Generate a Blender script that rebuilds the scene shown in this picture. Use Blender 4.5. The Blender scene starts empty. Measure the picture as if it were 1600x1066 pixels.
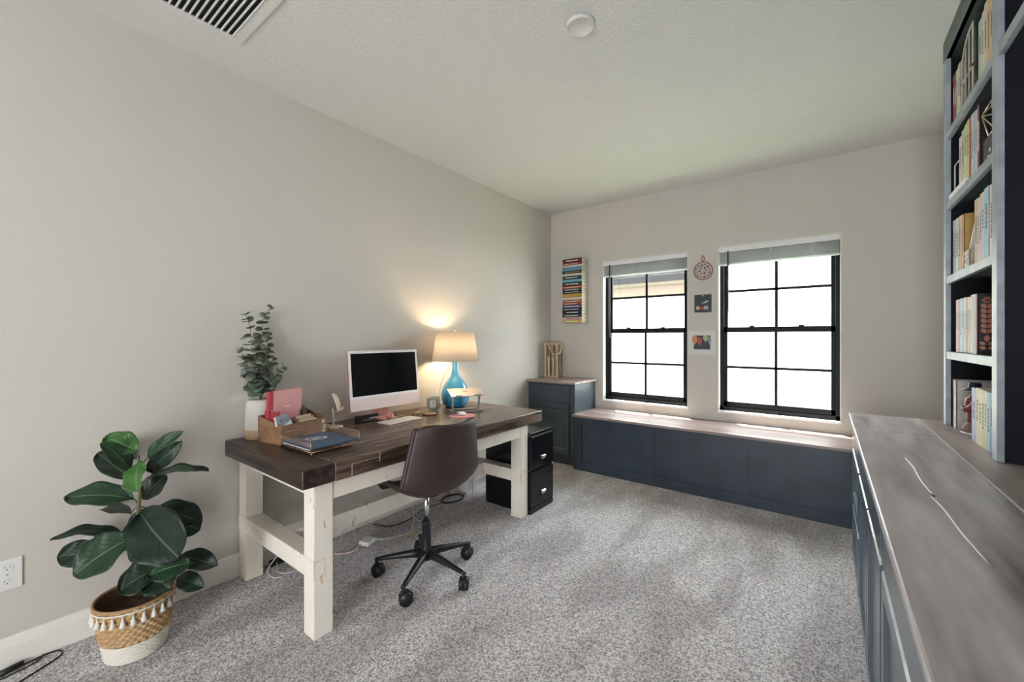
import bpy, bmesh, math, random
from mathutils import Vector, Matrix, Euler
PI = math.pi
random.seed(7)
S = bpy.context.scene
COL = S.collection

# ------------------------------------------------------------------ camera
CAM_H, F_PX = 1.33, 646.0
YAW = math.atan(491/646)
cam = bpy.data.objects.new('camera', bpy.data.cameras.new('camera'))
COL.objects.link(cam)
cam.location = (0, 0, CAM_H)
cam.rotation_euler = (PI/2, 0, YAW)
cam.data.sensor_width = 36
cam.data.lens = F_PX/1600*36
cam.data.shift_y = -5/1600
cam.data.clip_start = 0.02
S.camera = cam

# ------------------------------------------------------------------ world, sun, exposure
w = bpy.data.worlds.new('sky'); S.world = w; w.use_nodes = True
bg = w.node_tree.nodes['Background']
bg.inputs[0].default_value = (0.93, 0.965, 1.0, 1)
bg.inputs[1].default_value = 9.0
sun = bpy.data.objects.new('sun', bpy.data.lights.new('sun', 'SUN'))
COL.objects.link(sun)
sun.data.energy = 20.0; sun.data.angle = 0.009; sun.data.color = (1, 0.96, 0.9)
sd = Vector((0.22, -0.34, -0.93)).normalized()          # the way the sunlight travels
sun.rotation_euler = sd.to_track_quat('-Z', 'Y').to_euler()
S.view_settings.view_transform = 'Standard'
S.view_settings.look = 'None'
S.view_settings.exposure = 1.05
S.view_settings.gamma = 1
S.view_settings.use_curve_mapping = False
for nm, loc, rot, sx, sy in (('window portal', (-1.5, 4.45, 1.4), (-PI/2, 0, 0), 0.9, 1.6), ('window portal', (-0.35, 4.45, 1.4), (-PI/2, 0, 0), 0.9, 1.6),
                             ('opening portal', (-0.275, -2.72, 1.05), (PI/2, 0, 0), 1.15, 2.10)):
    l = bpy.data.lights.new(nm, 'AREA'); l.shape = 'RECTANGLE'; l.size = sx; l.size_y = sy; l.cycles.is_portal = True
    o = bpy.data.objects.new(nm, l); o.location = loc; o.rotation_euler = rot; COL.objects.link(o)

# ------------------------------------------------------------------ materials
MATS = {}
def mat(name, col, rough=0.5, metal=0.0, var=0.0, vscale=8.0, stretch=(1, 1, 1), bump=0.0, bscale=60.0, bdist=0.002, col2=None,
        emit=None, trans=0.0, coat=0.0, detail=4, spec=0.5, ramp=None):
    if name in MATS: return MATS[name]
    m = bpy.data.materials.new(name); m.use_nodes = True
    nt = m.node_tree; N = nt.nodes; L = nt.links
    b = N['Principled BSDF']
    b.inputs['Base Color'].default_value = (*col, 1)
    b.inputs['Roughness'].default_value = rough
    b.inputs['Metallic'].default_value = metal
    b.inputs['Specular IOR Level'].default_value = spec
    b.inputs['Coat Weight'].default_value = coat
    b.inputs['Transmission Weight'].default_value = trans
    if emit:
        b.inputs['Emission Color'].default_value = (*emit[0], 1); b.inputs['Emission Strength'].default_value = emit[1]
    tc = N.new('ShaderNodeTexCoord'); mp = N.new('ShaderNodeMapping'); mp.inputs['Scale'].default_value = stretch
    L.new(tc.outputs['Object'], mp.inputs[0])
    if var or col2 or ramp:
        n = N.new('ShaderNodeTexNoise'); n.inputs['Scale'].default_value = vscale; n.inputs['Detail'].default_value = detail
        L.new(mp.outputs[0], n.inputs['Vector'])
        r = N.new('ShaderNodeValToRGB')
        if ramp:
            e = r.color_ramp.elements
            e[0].position, e[0].color = ramp[0][0], (*ramp[0][1], 1)
            e[1].position, e[1].color = ramp[-1][0], (*ramp[-1][1], 1)
            for p, c in ramp[1:-1]:
                x = e.new(p); x.color = (*c, 1)
        else:
            c2 = col2 or tuple(c*(1-var) for c in col)
            r.color_ramp.elements[0].position = 0.35; r.color_ramp.elements[0].color = (*c2, 1)
            r.color_ramp.elements[1].position = 0.65; r.color_ramp.elements[1].color = (*col, 1)
        L.new(n.outputs['Fac'], r.inputs[0]); L.new(r.outputs[0], b.inputs['Base Color'])
    if bump:
        n2 = N.new('ShaderNodeTexNoise'); n2.inputs['Scale'].default_value = bscale; n2.inputs['Detail'].default_value = 3
        L.new(mp.outputs[0], n2.inputs['Vector'])
        bp = N.new('ShaderNodeBump'); bp.inputs['Strength'].default_value = bump; bp.inputs['Distance'].default_value = bdist
        L.new(n2.outputs['Fac'], bp.inputs['Height']); L.new(bp.outputs[0], b.inputs['Normal'])
    MATS[name] = m
    return m

M_wall = mat('greige wall paint', (0.565, 0.532, 0.482), 0.85, bump=0.35, bscale=110, bdist=0.003)
M_ceil = mat('knockdown ceiling paint', (0.655, 0.65, 0.625), 0.9, bump=0.8, bscale=60, bdist=0.006)
M_trim = mat('white semi gloss trim', (0.78, 0.75, 0.70), 0.4)
M_blackframe = mat('black window frame', (0.004, 0.005, 0.005), 0.5, spec=0.2)
M_navy = mat('navy slate cabinet paint', (0.030, 0.045, 0.066), 0.40, var=0.25, vscale=5, bump=0.1, bscale=30)
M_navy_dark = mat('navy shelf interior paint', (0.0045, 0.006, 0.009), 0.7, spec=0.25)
M_navy_lit = mat('navy cabinet paint window lit', (0.085, 0.115, 0.145), 0.28, var=0.2, vscale=5, bump=0.08, bscale=30, coat=0.25)  # same navy as the bench, with window light lightened into the colour
M_frame_lit = mat('lit blue grey frame paint', (0.34, 0.385, 0.42), 0.38, var=0.25, vscale=14, bump=0.15, bscale=40)  # stiles and shelf edges: reflected light mixed into the paint colour
M_blackmetal = mat('glossy black enamel', (0.004, 0.004, 0.006), 0.18)
M_black = mat('matte black plastic', (0.010, 0.010, 0.012), 0.45)
M_chrome = mat('polished steel', (0.8, 0.8, 0.82), 0.18, 1.0)
M_gold = mat('antique gold wire', (0.50, 0.36, 0.22), 0.35, 1.0)
M_white = mat('white plastic', (0.72, 0.71, 0.69), 0.4)
M_paper = mat('white paper', (0.78, 0.78, 0.77), 0.8)
M_pages = mat('book page edges', (0.66, 0.60, 0.48), 0.9, var=0.25, vscale=30, stretch=(1, 1, 12))

def wood(name, ramp, rough, scale=3.0, stretch=(1, 10, 10), bump=0.2, coat=0.0):
    return mat(name, ramp[0][1], rough, vscale=scale, stretch=stretch, ramp=ramp, bump=bump, bscale=scale*3, bdist=0.003, detail=8, coat=coat)
M_desktop = wood('espresso stained pine', [(0.28, (0.010, 0.006, 0.004)), (0.43, (0.060, 0.037, 0.026)), (0.58, (0.15, 0.102, 0.075)), (0.9, (0.33, 0.24, 0.185))], 0.27, 2.6, (11, 1.0, 11), 0.35)
M_counter = wood('grey brown stained counter', [(0.28, (0.17, 0.145, 0.145)), (0.42, (0.38, 0.335, 0.335)), (0.58, (0.53, 0.485, 0.495)), (0.75, (0.68, 0.63, 0.645))], 0.30, 2.4, (7, 0.9, 7), 0.35)
M_seatwood = wood('reddish brown stained pine', [(0.25, (0.14, 0.09, 0.075)), (0.5, (0.29, 0.215, 0.195)), (0.75, (0.44, 0.355, 0.33))], 0.30, 2.4, (0.9, 8, 8), 0.25)
M_boxwood = wood('warm mid brown wood', [(0.25, (0.16, 0.075, 0.038)), (0.5, (0.25, 0.13, 0.07)), (0.75, (0.34, 0.19, 0.11))], 0.5, 3, (6, 1, 6), 0.2)
M_palewood = wood('pale pine', [(0.3, (0.40, 0.27, 0.15)), (0.7, (0.58, 0.43, 0.27))], 0.6, 6, (6, 6, 1), 0.2)

def distressed(name, base, under):
    m = mat(name, base, 0.62, bump=0.45, bscale=14, stretch=(1, 1, 1), bdist=0.004)
    nt = m.node_tree; N = nt.nodes; L = nt.links; b = N['Principled BSDF']
    tc = N.new('ShaderNodeTexCoord'); mp = N.new('ShaderNodeMapping'); mp.inputs['Scale'].default_value = (6, 6, 2)
    L.new(tc.outputs['Object'], mp.inputs[0])
    n = N.new('ShaderNodeTexNoise'); n.inputs['Scale'].default_value = 4; n.inputs['Detail'].default_value = 9; n.inputs['Roughness'].default_value = 0.72
    L.new(mp.outputs[0], n.inputs['Vector'])
    r = N.new('ShaderNodeValToRGB'); e = r.color_ramp.elements
    e[0].position = 0.355; e[0].color = (*under, 1); e[1].position = 0.38; e[1].color = (*base, 1)
    x = e.new(0.7); x.color = tuple(c*0.90 for c in base)+(1,)
    L.new(n.outputs['Fac'], r.inputs[0])
    bv = N.new('ShaderNodeBevel'); bv.samples = 6; bv.inputs['Radius'].default_value = 0.005     # paint rubbed through along the edges
    g = N.new('ShaderNodeNewGeometry'); dt = N.new('ShaderNodeVectorMath'); dt.operation = 'DOT_PRODUCT'
    L.new(bv.outputs[0], dt.inputs[0]); L.new(g.outputs['True Normal'], dt.inputs[1])
    n3 = N.new('ShaderNodeTexNoise'); n3.inputs['Scale'].default_value = 9; n3.inputs['Detail'].default_value = 4; L.new(tc.outputs['Object'], n3.inputs['Vector'])
    th_ = N.new('ShaderNodeMapRange'); th_.inputs[1].default_value = 0.35; th_.inputs[2].default_value = 0.7; th_.inputs[3].default_value = 0.80; th_.inputs[4].default_value = 0.985
    L.new(n3.outputs['Fac'], th_.inputs[0])
    r2 = N.new('ShaderNodeMath'); r2.operation = 'LESS_THAN'; L.new(dt.outputs['Value'], r2.inputs[0]); L.new(th_.outputs[0], r2.inputs[1])
    mx = N.new('ShaderNodeMix'); mx.data_type = 'RGBA'
    L.new(r2.outputs[0], mx.inputs[0]); L.new(r.outputs[0], mx.inputs[6]); mx.inputs[7].default_value = (*under, 1)
    L.new(mx.outputs[2], b.inputs['Base Color'])
    return m
M_distress = distressed('distressed cream paint', (0.86, 0.79, 0.69), (0.38, 0.25, 0.15))

def carpet():
    m = bpy.data.materials.new('cut pile carpet'); m.use_nodes = True
    nt = m.node_tree; N = nt.nodes; L = nt.links; b = N['Principled BSDF']
    b.inputs['Roughness'].default_value = 1.0; b.inputs['Specular IOR Level'].default_value = 0.1
    b.inputs['Sheen Weight'].default_value = 0.25
    tc = N.new('ShaderNodeTexCoord')
    def noise(sc, det, rough=0.5):
        n = N.new('ShaderNodeTexNoise'); n.inputs['Scale'].default_value = sc; n.inputs['Detail'].default_value = det
        n.inputs['Roughness'].default_value = rough; L.new(tc.outputs['Object'], n.inputs['Vector']); return n
    fine = noise(125, 2, 0.6); r = N.new('ShaderNodeValToRGB')
    e = r.color_ramp.elements; e[0].position = 0.36; e[0].color = (0.26, 0.235, 0.238, 1); e[1].position = 0.62; e[1].color = (0.88, 0.835, 0.83, 1)
    L.new(fine.outputs['Fac'], r.inputs[0])
    # vacuum strokes: pile brushed one way or the other, soft-edged fans
    mp = N.new('ShaderNodeMapping'); mp.inputs['Rotation'].default_value = (0, 0, 0.5); mp.inputs['Scale'].default_value = (2.6, 0.9, 1)
    L.new(tc.outputs['Object'], mp.inputs[0])
    st = N.new('ShaderNodeTexNoise'); st.inputs['Scale'].default_value = 1.6; st.inputs['Detail'].default_value = 2; L.new(mp.outputs[0], st.inputs['Vector'])
    r2 = N.new('ShaderNodeValToRGB'); r2.color_ramp.elements[0].position = 0.42; r2.color_ramp.elements[1].position = 0.56
    r2.color_ramp.elements[0].color = (0.74, 0.735, 0.73, 1); r2.color_ramp.elements[1].color = (1, 1, 1, 1)
    L.new(st.outputs['Fac'], r2.inputs[0])
    mx = N.new('ShaderNodeMix'); mx.data_type = 'RGBA'; mx.blend_type = 'MULTIPLY'; mx.inputs[0].default_value = 1
    L.new(r.outputs[0], mx.inputs[6]); L.new(r2.outputs[0], mx.inputs[7]); L.new(mx.outputs[2], b.inputs['Base Color'])
    bp = N.new('ShaderNodeBump'); bp.inputs['Strength'].default_value = 0.9; bp.inputs['Distance'].default_value = 0.012
    L.new(fine.outputs['Fac'], bp.inputs['Height']); L.new(bp.outputs[0], b.inputs['Normal'])
    return m
M_carpet = carpet()

def glass_mat():
    m = bpy.data.materials.new('clear window glass'); m.use_nodes = True
    nt = m.node_tree; N = nt.nodes; L = nt.links; N.remove(N['Principled BSDF'])
    t = N.new('ShaderNodeBsdfTransparent'); t.inputs[0].default_value = (0.97, 0.985, 0.98, 1)
    g = N.new('ShaderNodeBsdfGlossy'); g.inputs['Roughness'].default_value = 0.02
    mx = N.new('ShaderNodeMixShader'); mx.inputs[0].default_value = 0.05
    L.new(t.outputs[0], mx.inputs[1]); L.new(g.outputs[0], mx.inputs[2]); L.new(mx.outputs[0], N['Material Output'].inputs[0])
    return m
M_glass = glass_mat()

def cloth_shade(name, col, tr):
    m = bpy.data.materials.new(name); m.use_nodes = True
    nt = m.node_tree; N = nt.nodes; L = nt.links; b = N['Principled BSDF']
    b.inputs['Base Color'].default_value = (*col, 1); b.inputs['Roughness'].default_value = 0.9
    t = N.new('ShaderNodeBsdfTranslucent'); t.inputs[0].default_value = (*tr, 1)
    mx = N.new('ShaderNodeMixShader'); mx.inputs[0].default_value = 0.45
    L.new(b.outputs[0], mx.inputs[1]); L.new(t.outputs[0], mx.inputs[2]); L.new(mx.outputs[0], N['Material Output'].inputs[0])
    return m

# ------------------------------------------------------------------ mesh helpers
class B:
    """collects shapes and links them as ONE mesh object"""
    def __init__(s): s.bm = bmesh.new()
    def _add(s, verts, faces, T=None, smooth=False):
        vs = [s.bm.verts.new(T @ Vector(v) if T else Vector(v)) for v in verts]
        for f in faces:
            try:
                fc = s.bm.faces.new([vs[i] for i in f]); fc.smooth = smooth
            except ValueError: pass
        return s
    def box(s, x0, x1, y0, y1, z0, z1, T=None, bev=0.0, seg=2):
        x0, x1 = min(x0, x1), max(x0, x1); y0, y1 = min(y0, y1), max(y0, y1); z0, z1 = min(z0, z1), max(z0, z1)
        v = [(x0, y0, z0), (x1, y0, z0), (x1, y1, z0), (x0, y1, z0), (x0, y0, z1), (x1, y0, z1), (x1, y1, z1), (x0, y1, z1)]
        f = [(0, 3, 2, 1), (4, 5, 6, 7), (0, 1, 5, 4), (1, 2, 6, 5), (2, 3, 7, 6), (3, 0, 4, 7)]
        if bev:
            t = bmesh.new(); tv = [t.verts.new(p) for p in v]
            for q in f: t.faces.new([tv[i] for i in q])
            bmesh.ops.bevel(t, geom=t.edges[:], offset=bev, segments=seg, affect='EDGES', profile=0.6)
            t.verts.index_update(); t.verts.ensure_lookup_table()
            v = [tuple(a.co) for a in t.verts]; f = [tuple(a.index for a in fc.verts) for fc in t.faces]; t.free()
            return s._add(v, f, T, False)
        return s._add(v, f, T)
    def prism(s, pts, z0, z1, T=None):
        n = len(pts); v = [(x, y, z0) for x, y in pts]+[(x, y, z1) for x, y in pts]
        f = [tuple(reversed(range(n))), tuple(range(n, 2*n))]+[(i, (i+1) % n, n+(i+1) % n, n+i) for i in range(n)]
        return s._add(v, f, T)
    def lathe(s, prof, n=32, T=None, cap=True, sx=1, sy=1, smooth=True):
        v = []; f = []
        for r, z in prof:
            for i in range(n):
                a = 2*PI*i/n; v.append((r*math.cos(a)*sx, r*math.sin(a)*sy, z))
        for k in range(len(prof)-1):
            for i in range(n):
                j = (i+1) % n; f.append((k*n+i, k*n+j, (k+1)*n+j, (k+1)*n+i))
        if cap:
            f.append(tuple(reversed(range(n)))); f.append(tuple(range((len(prof)-1)*n, len(prof)*n)))
        return s._add(v, f, T, smooth)
    def cyl(s, p, q, r0, r1=None, n=16, smooth=True):
        p = Vector(p); q = Vector(q); d = q-p
        T = Matrix.Translation(p) @ d.to_track_quat('Z', 'Y').to_matrix().to_4x4()
        return s.lathe([(r0, 0), (r1 if r1 is not None else r0, d.length)], n, T, True, smooth=smooth)
    def tube(s, pts, r, n=8, closed=False):
        pts = [Vector(p) for p in pts]; m = len(pts); v = []; f = []; up = None
        for k in range(m):
            a = pts[(k-1) % m] if (closed or k) else pts[0]; c = pts[(k+1) % m] if (closed or k < m-1) else pts[-1]
            t = (c-a).normalized() if (c-a).length > 1e-9 else Vector((0, 0, 1))
            if up is None: up = t.orthogonal().normalized()
            up = (up-t*up.dot(t)); up = up.normalized() if up.length > 1e-6 else t.orthogonal().normalized()
            sd_ = t.cross(up); rr = r[k] if isinstance(r, (list, tuple)) else r
            for i in range(n):
                an = 2*PI*i/n; v.append(pts[k]+(up*math.cos(an)+sd_*math.sin(an))*rr)
        for k in range(m if closed else m-1):
            for i in range(n):
                j = (i+1) % n; k2 = (k+1) % m; f.append((k*n+i, k*n+j, k2*n+j, k2*n+i))
        if not closed: f.append(tuple(reversed(range(n)))); f.append(tuple(range((m-1)*n, m*n)))
        return s._add(v, f, None, True)
    def grid(s, fn, nu, nv, smooth=True, T=None):
        v = [fn(i/nu, j/nv) for j in range(nv+1) for i in range(nu+1)]
        f = [(j*(nu+1)+i, j*(nu+1)+i+1, (j+1)*(nu+1)+i+1, (j+1)*(nu+1)+i) for j in range(nv) for i in range(nu)]
        return s._add(v, f, T, smooth)
    def sphere(s, c, r, n=16, sc=(1, 1, 1), T=None):
        k = n//2; prof = [(max(1e-4, math.sin(PI*i/k)), -math.cos(PI*i/k)) for i in range(k+1)]
        M_ = Matrix.Translation(c) @ Matrix.Diagonal((r*sc[0], r*sc[1], r*sc[2], 1))
        return s.lathe(prof, n, (T @ M_) if T else M_)
    def build(s, name, m, parent=None, solid=0, bevel=0, sub=0, label=None, weld=False, world=True):
        me = bpy.data.meshes.new(name); bm = s.bm
        if weld: bmesh.ops.remove_doubles(bm, verts=bm.verts, dist=1e-5)
        bmesh.ops.recalc_face_normals(bm, faces=bm.faces)
        o = bpy.data.objects.new(name, me)
        if parent is not None:
            o.parent = parent
            if world and parent.get('_w') is not None:        # shapes given in room coordinates
                loc = Vector(parent['_w'])
                bmesh.ops.translate(bm, verts=bm.verts, vec=-loc)
            o['_w'] = None if parent.get('_w') is None else (0, 0, 0)
            if parent.get('_w') is not None: o['_w'] = tuple(parent['_w'])
        else:
            xs = [v.co for v in bm.verts]
            c = Vector(((min(p.x for p in xs)+max(p.x for p in xs))/2, (min(p.y for p in xs)+max(p.y for p in xs))/2, min(p.z for p in xs)))
            bmesh.ops.translate(bm, verts=bm.verts, vec=-c); o.location = c
            o['_w'] = tuple(c)
        bm.to_mesh(me); bm.free()
        for mm in (m if isinstance(m, (list, tuple)) else [m]): me.materials.append(mm)
        COL.objects.link(o)
        if solid: x = o.modifiers.new('s', 'SOLIDIFY'); x.thickness = solid; x.offset = 0
        if bevel: x = o.modifiers.new('b', 'BEVEL'); x.width = bevel; x.segments = 2; x.limit_method = 'ANGLE'
        if sub: x = o.modifiers.new('u', 'SUBSURF'); x.levels = sub; x.render_levels = sub
        if label: o['label'] = label
        return o

def tag(o, label, cat, group=None, kind=None):
    o['label'] = label; o['category'] = cat
    if group: o['group'] = group
    if kind: o['kind'] = kind
    return o
def thing(name, label, cat, loc=(0, 0, 0), rz=0, group=None, world=True):
    """an Empty at the thing's base; world=True: its parts are given in room coordinates"""
    o = bpy.data.objects.new(name, None); COL.objects.link(o); o.empty_display_size = 0.05
    o.location = loc; o.rotation_euler = (0, 0, rz)
    if world: o['_w'] = tuple(loc)
    return tag(o, label, cat, group)
def struct(name, b, m, parent=None, **k):
    o = b.build(name, m, parent, **k)
    if parent is None: o['kind'] = 'structure'
    return o
def copy_tree(o, parent=None):
    c = o.copy(); COL.objects.link(c)
    if parent is not None: c.parent = parent
    for ch in list(o.children): copy_tree(ch, c)
    return c

FWD = Vector((-math.sin(YAW), math.cos(YAW), 0)); RGT = Vector((math.cos(YAW), math.sin(YAW), 0))
def at(u, v, d):
    """point at distance d in front of the camera seen at photo pixel u, v: gives the leaves their places in space"""
    return Vector((0, 0, CAM_H)) + (FWD + RGT*((u-800)/F_PX) - Vector((0, 0, 1))*((v-528)/F_PX))*d
def spline(pts, n=8):
    P = [Vector(p) for p in pts]; out = []
    for i in range(len(P)-1):
        a = P[max(i-1, 0)]; b = P[i]; c = P[i+1]; d = P[min(i+2, len(P)-1)]
        for k in range(n):
            t = k/n; out.append(0.5*((2*b)+(c-a)*t+(2*a-5*b+4*c-d)*t*t+(3*b-a-3*c+d)*t**3))
    return out+[P[-1]]

# ------------------------------------------------------------------ room shell
XL, XR, YB, YN, H = -2.624, 0.80, 4.225, -2.6, 2.80
WT = 0.16
W1 = (-1.958, -1.068, 0.64, 2.17); W2 = (-0.802, 0.096, 0.64, 2.175)
floor = struct('floor', B().box(XL-WT, XR+WT, YN-0.1, YB+WT, -0.1, 0), M_carpet)
struct('ceiling', B().box(XL-WT, XR+WT, YN-0.1, YB+WT, H, H+0.12), M_ceil)
struct('wall_left', B().box(XL-WT, XL, YN-0.1, YB+WT, 0, H), M_wall)
struct('wall_right', B().box(XR, XR+WT, YN-0.1, YB+WT, 0, H), M_wall)
b = B(); y0, y1 = YB, YB+WT
b.box(XL, W1[0], y0, y1, 0, H); b.box(W1[1], W2[0], y0, y1, 0, H); b.box(W2[1], XR, y0, y1, 0, H)
b.box(W1[0], W1[1], y0, y1, 0, W1[2]); b.box(W1[0], W1[1], y0, y1, W1[3], H)
b.box(W2[0], W2[1], y0, y1, 0, W2[2]); b.box(W2[0], W2[1], y0, y1, W2[3], H)
struct('wall_back', b, M_wall)
b = B(); b.box(XL, -0.85, YN-0.1, YN, 0, H); b.box(0.30, XR, YN-0.1, YN, 0, H); b.box(-0.85, 0.30, YN-0.1, YN, 2.10, H)  # unseen opening behind the camera, added and sized to let in fill light
struct('wall_front', b, M_wall)
def baseboard(name, T, L):
    b = B(); prof = [(0, 0), (0.016, 0), (0.016, 0.085), (0.0135, 0.088), (0.0135, 0.093), (0.010, 0.10), (0.0085, 0.110), (0.004, 0.122), (0, 0.125)]
    b.prism(prof, 0, L, T); return struct(name, b, M_trim)
# profile x -> out of wall, y -> up, extruded along z
baseboard('baseboard_left', Matrix(((1, 0, 0, XL), (0, 0, 1, YN), (0, 1, 0, 0), (0, 0, 0, 1))), 3.73-YN)
baseboard('baseboard_right', Matrix(((-1, 0, 0, XR), (0, 0, 1, YN), (0, 1, 0, 0), (0, 0, 0, 1))), 0.2-YN)

# windows
def window(name, W, cut):
    x0, x1, z0, z1 = W
    r = bpy.data.objects.new(name, None); COL.objects.link(r); r.location = ((x0+x1)/2, YB, z0); r['kind'] = 'structure'; r['_w'] = tuple(r.location)
    # white painted return and sill
    b = B(); t = 0.006
    b.box(x0, x0+t, YB+0.001, YB+0.07, z0, z1); b.box(x1-t, x1, YB+0.001, YB+0.07, z0, z1); b.box(x0, x1, YB+0.001, YB+0.07, z1-t, z1)
    b.build('window_return', M_trim, r)
    B().box(x0-0.004, x1+0.004, YB-0.006, YB+0.075, z0-0.004, z0+0.014, bev=0.003).build('window_sill', mat('white marble sill', (0.82, 0.81, 0.79), 0.3), r)
    fw = 0.036; ya, yb = YB+0.07, YB+0.14
    b = B(); b.box(x0, x0+fw, ya, yb, z0, z1, bev=0.003); b.box(x1-fw, x1, ya, yb, z0, z1, bev=0.003); b.box(x0, x1, ya, yb, z0, z0+0.05, bev=0.003); b.box(x0, x1, ya, yb, z1-fw, z1, bev=0.003)
    b.build('window_frame', M_blackframe, r)
    zm = 1.385; xc = (x0+x1)/2
    for nm, za, zb, yy in (('lower_sash', z0+0.05, zm+0.045, ya+0.008), ('upper_sash', zm+0.01, z1-fw, ya+0.042)):
        b = B(); s = 0.032; xa, xb = x0+fw-0.004, x1-fw+0.004
        lo = 0.045 if nm == 'lower_sash' else 0.03; hi = 0.050 if nm == 'lower_sash' else 0.03
        b.box(xa, xa+s, yy, yy+0.028, za, zb, bev=0.002); b.box(xb-s, xb, yy, yy+0.028, za, zb, bev=0.002)
        b.box(xa, xb, yy, yy+0.028, za, za+lo, bev=0.002); b.box(xa, xb, yy, yy+0.028, zb-hi, zb, bev=0.002)
        if nm == 'lower_sash':
            for fx in (0.28, 0.72): b.box(xa+(xb-xa)*fx-0.02, xa+(xb-xa)*fx+0.02, yy-0.006, yy+0.01, zb-0.002, zb+0.012)
        sa = b.build(nm, M_blackframe, r)
        mz = (za+lo+zb-hi)/2
        b = B(); b.box(xc-0.0115, xc+0.0115, yy+0.008, yy+0.022, za, zb); b.box(xa, xb, yy+0.008, yy+0.022, mz-0.0115, mz+0.0115)
        b.build('muntins', M_blackframe, sa)
        B().box(xa+0.01, xb-0.01, yy+0.013, yy+0.017, za+0.01, zb-0.01).build('glass_pane', M_glass, sa)
    return r
window('window_1', W1, 0); window('window_2', W2, 0)

M_blind = cloth_shade('translucent white blind slat', (0.82, 0.83, 0.82), (0.7, 0.72, 0.7))
def blind(W, label):
    x0, x1, z0, z1 = W
    r = thing('window_blind', label, 'blind', ((x0+x1)/2, YB+0.02, z1-0.18))
    a, c = x0+0.008, x1-0.008
    B().box(a, c, YB+0.0, YB+0.010, z1-0.056, z1-0.008, bev=0.002).box(a, c, YB+0.010, YB+0.045, z1-0.045, z1-0.008).build('valance', mat('white blind valance', (0.74, 0.74, 0.73), 0.45), r)
    b = B(); n = 15; zt, zb = z1-0.06, z1-0.158
    for i in range(n):
        z = zt-(zt-zb)*i/(n-1); dx = 0.0015*math.sin(i*2.3)
        b.box(a+0.004+dx, c-0.004+dx, YB+0.008+0.002*math.sin(i*1.7), YB+0.052, z-0.0011, z+0.0011)
    b.build('slat_stack', M_blind, r)
    B().box(a+0.003, c-0.003, YB+0.010, YB+0.050, zb-0.016, zb-0.003, bev=0.002).build('bottom_rail', M_blind, r)
    for fx in (0.14, 0.46, 0.8):
        x = a+(c-a)*fx
        B().tube(spline([(x-0.012, YB+0.003, z1-0.058), (x+0.014, YB+0.001, z1-0.09), (x-0.012, YB+0.002, z1-0.12), (x+0.006, YB+0.003, z1-0.176)], 5), 0.0016, 5).tube(spline([(x+0.012, YB+0.004, z1-0.058), (x-0.014, YB+0.002, z1-0.10), (x+0.016, YB+0.003, z1-0.14), (x, YB+0.004, z1-0.172)], 5), 0.0016, 5).build('lift_cord', M_white, r)
    x = a+0.075
    B().cyl((x, YB-0.008, z1-0.05), (x+0.004, YB-0.010, z1-0.60 if x0 > -1 else z1-0.84), 0.0065, 0.0065, 8).build('tilt_wand', mat('clear grey acrylic', (0.06, 0.06, 0.065), 0.3), r)
    b = B(); b.box(x-0.006, x+0.006, YB-0.012, YB+0.002, z1-0.055, z1-0.035); b.build('wand_hook', M_white, r)
blind(W1, 'raised white slatted blind at the top of the left window beside the wall book tower')
blind(W2, 'raised white slatted blind at the top of the right window beside the bookcase')

# ------------------------------------------------------------------ outside
M_vinyl = mat('white vinyl fence', (0.80, 0.80, 0.78), 0.5)
tag(struct('lawn', B().box(-9, 7, YB+WT, 16, -0.35, -0.25), mat('lawn green', (0.34, 0.42, 0.27), 0.9, var=0.4, vscale=6)), 'strip of lawn outside the windows', 'lawn', kind='structure')
fr = thing('vinyl_fence', 'white vinyl privacy fence standing close outside both windows', 'fence', (-0.9, 6.3, -0.25))
b = B(); x = -6.0; k = 0
while x < 4.5:
    b.box(x, x+0.148, 6.30, 6.322, -0.25, 1.40, bev=0.004, seg=1); x += 0.152
b.build('fence_boards', M_vinyl, fr)
B().box(-6, 4.5, 6.28, 6.34, 1.38, 1.47, bev=0.005).build('top_rail', M_vinyl, fr)
B().box(-6, 4.5, 6.28, 6.34, -0.2, -0.05, bev=0.005).build('bottom_rail', M_vinyl, fr)
for x in (-4.9, -2.46, -0.05, 2.39): B().box(x-0.06, x+0.06, 6.25, 6.37, -0.25, 1.52, bev=0.006).build('fence_post', M_vinyl, fr)
hs = thing('neighbor_house', 'pale stucco house with a grey eave beyond the white fence', 'house', (-2, 9, -0.25))
B().box(-9, 1.9, 9.0, 15, -0.25, 2.52).build('house_wall', mat('pale stucco', (0.80, 0.77, 0.72), 0.9, bump=0.3, bscale=40), hs)
b = B(); b.prism([(8.4, 2.52), (8.4, 2.66), (12, 4.4), (15.6, 2.66), (15.6, 2.52)], 0, 11.6, Matrix(((0, 0, 1, -9.4), (1, 0, 0, 0), (0, 1, 0, 0), (0, 0, 0, 1))))
b.build('house_roof', mat('grey shingle', (0.30, 0.30, 0.31), 0.9), hs)
B().box(-9.4, -1.85, 8.34, 8.40, 2.46, 2.63).build('gutter', mat('dark grey gutter', (0.014, 0.0135, 0.0145), 0.6, spec=0.1), hs)
B().box(-9.4, -1.85, 8.40, 9.0, 2.44, 2.50).build('eave_soffit', mat('tan eave board', (0.10, 0.075, 0.06), 0.8), hs)
B().box(-9.4, -1.85, 8.97, 9.0, 2.22, 2.44).build('frieze_board', mat('tan frieze board', (0.16, 0.12, 0.095), 0.8), hs)
B().box(-1.85, 2.2, 8.36, 8.40, 2.50, 2.53).build('drip_edge', mat('grey drip edge', (0.16, 0.16, 0.16), 0.8), hs)
B().box(-3.60, -3.55, 8.92, 8.965, -0.25, 2.2).build('downspout', M_vinyl, hs)
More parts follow.
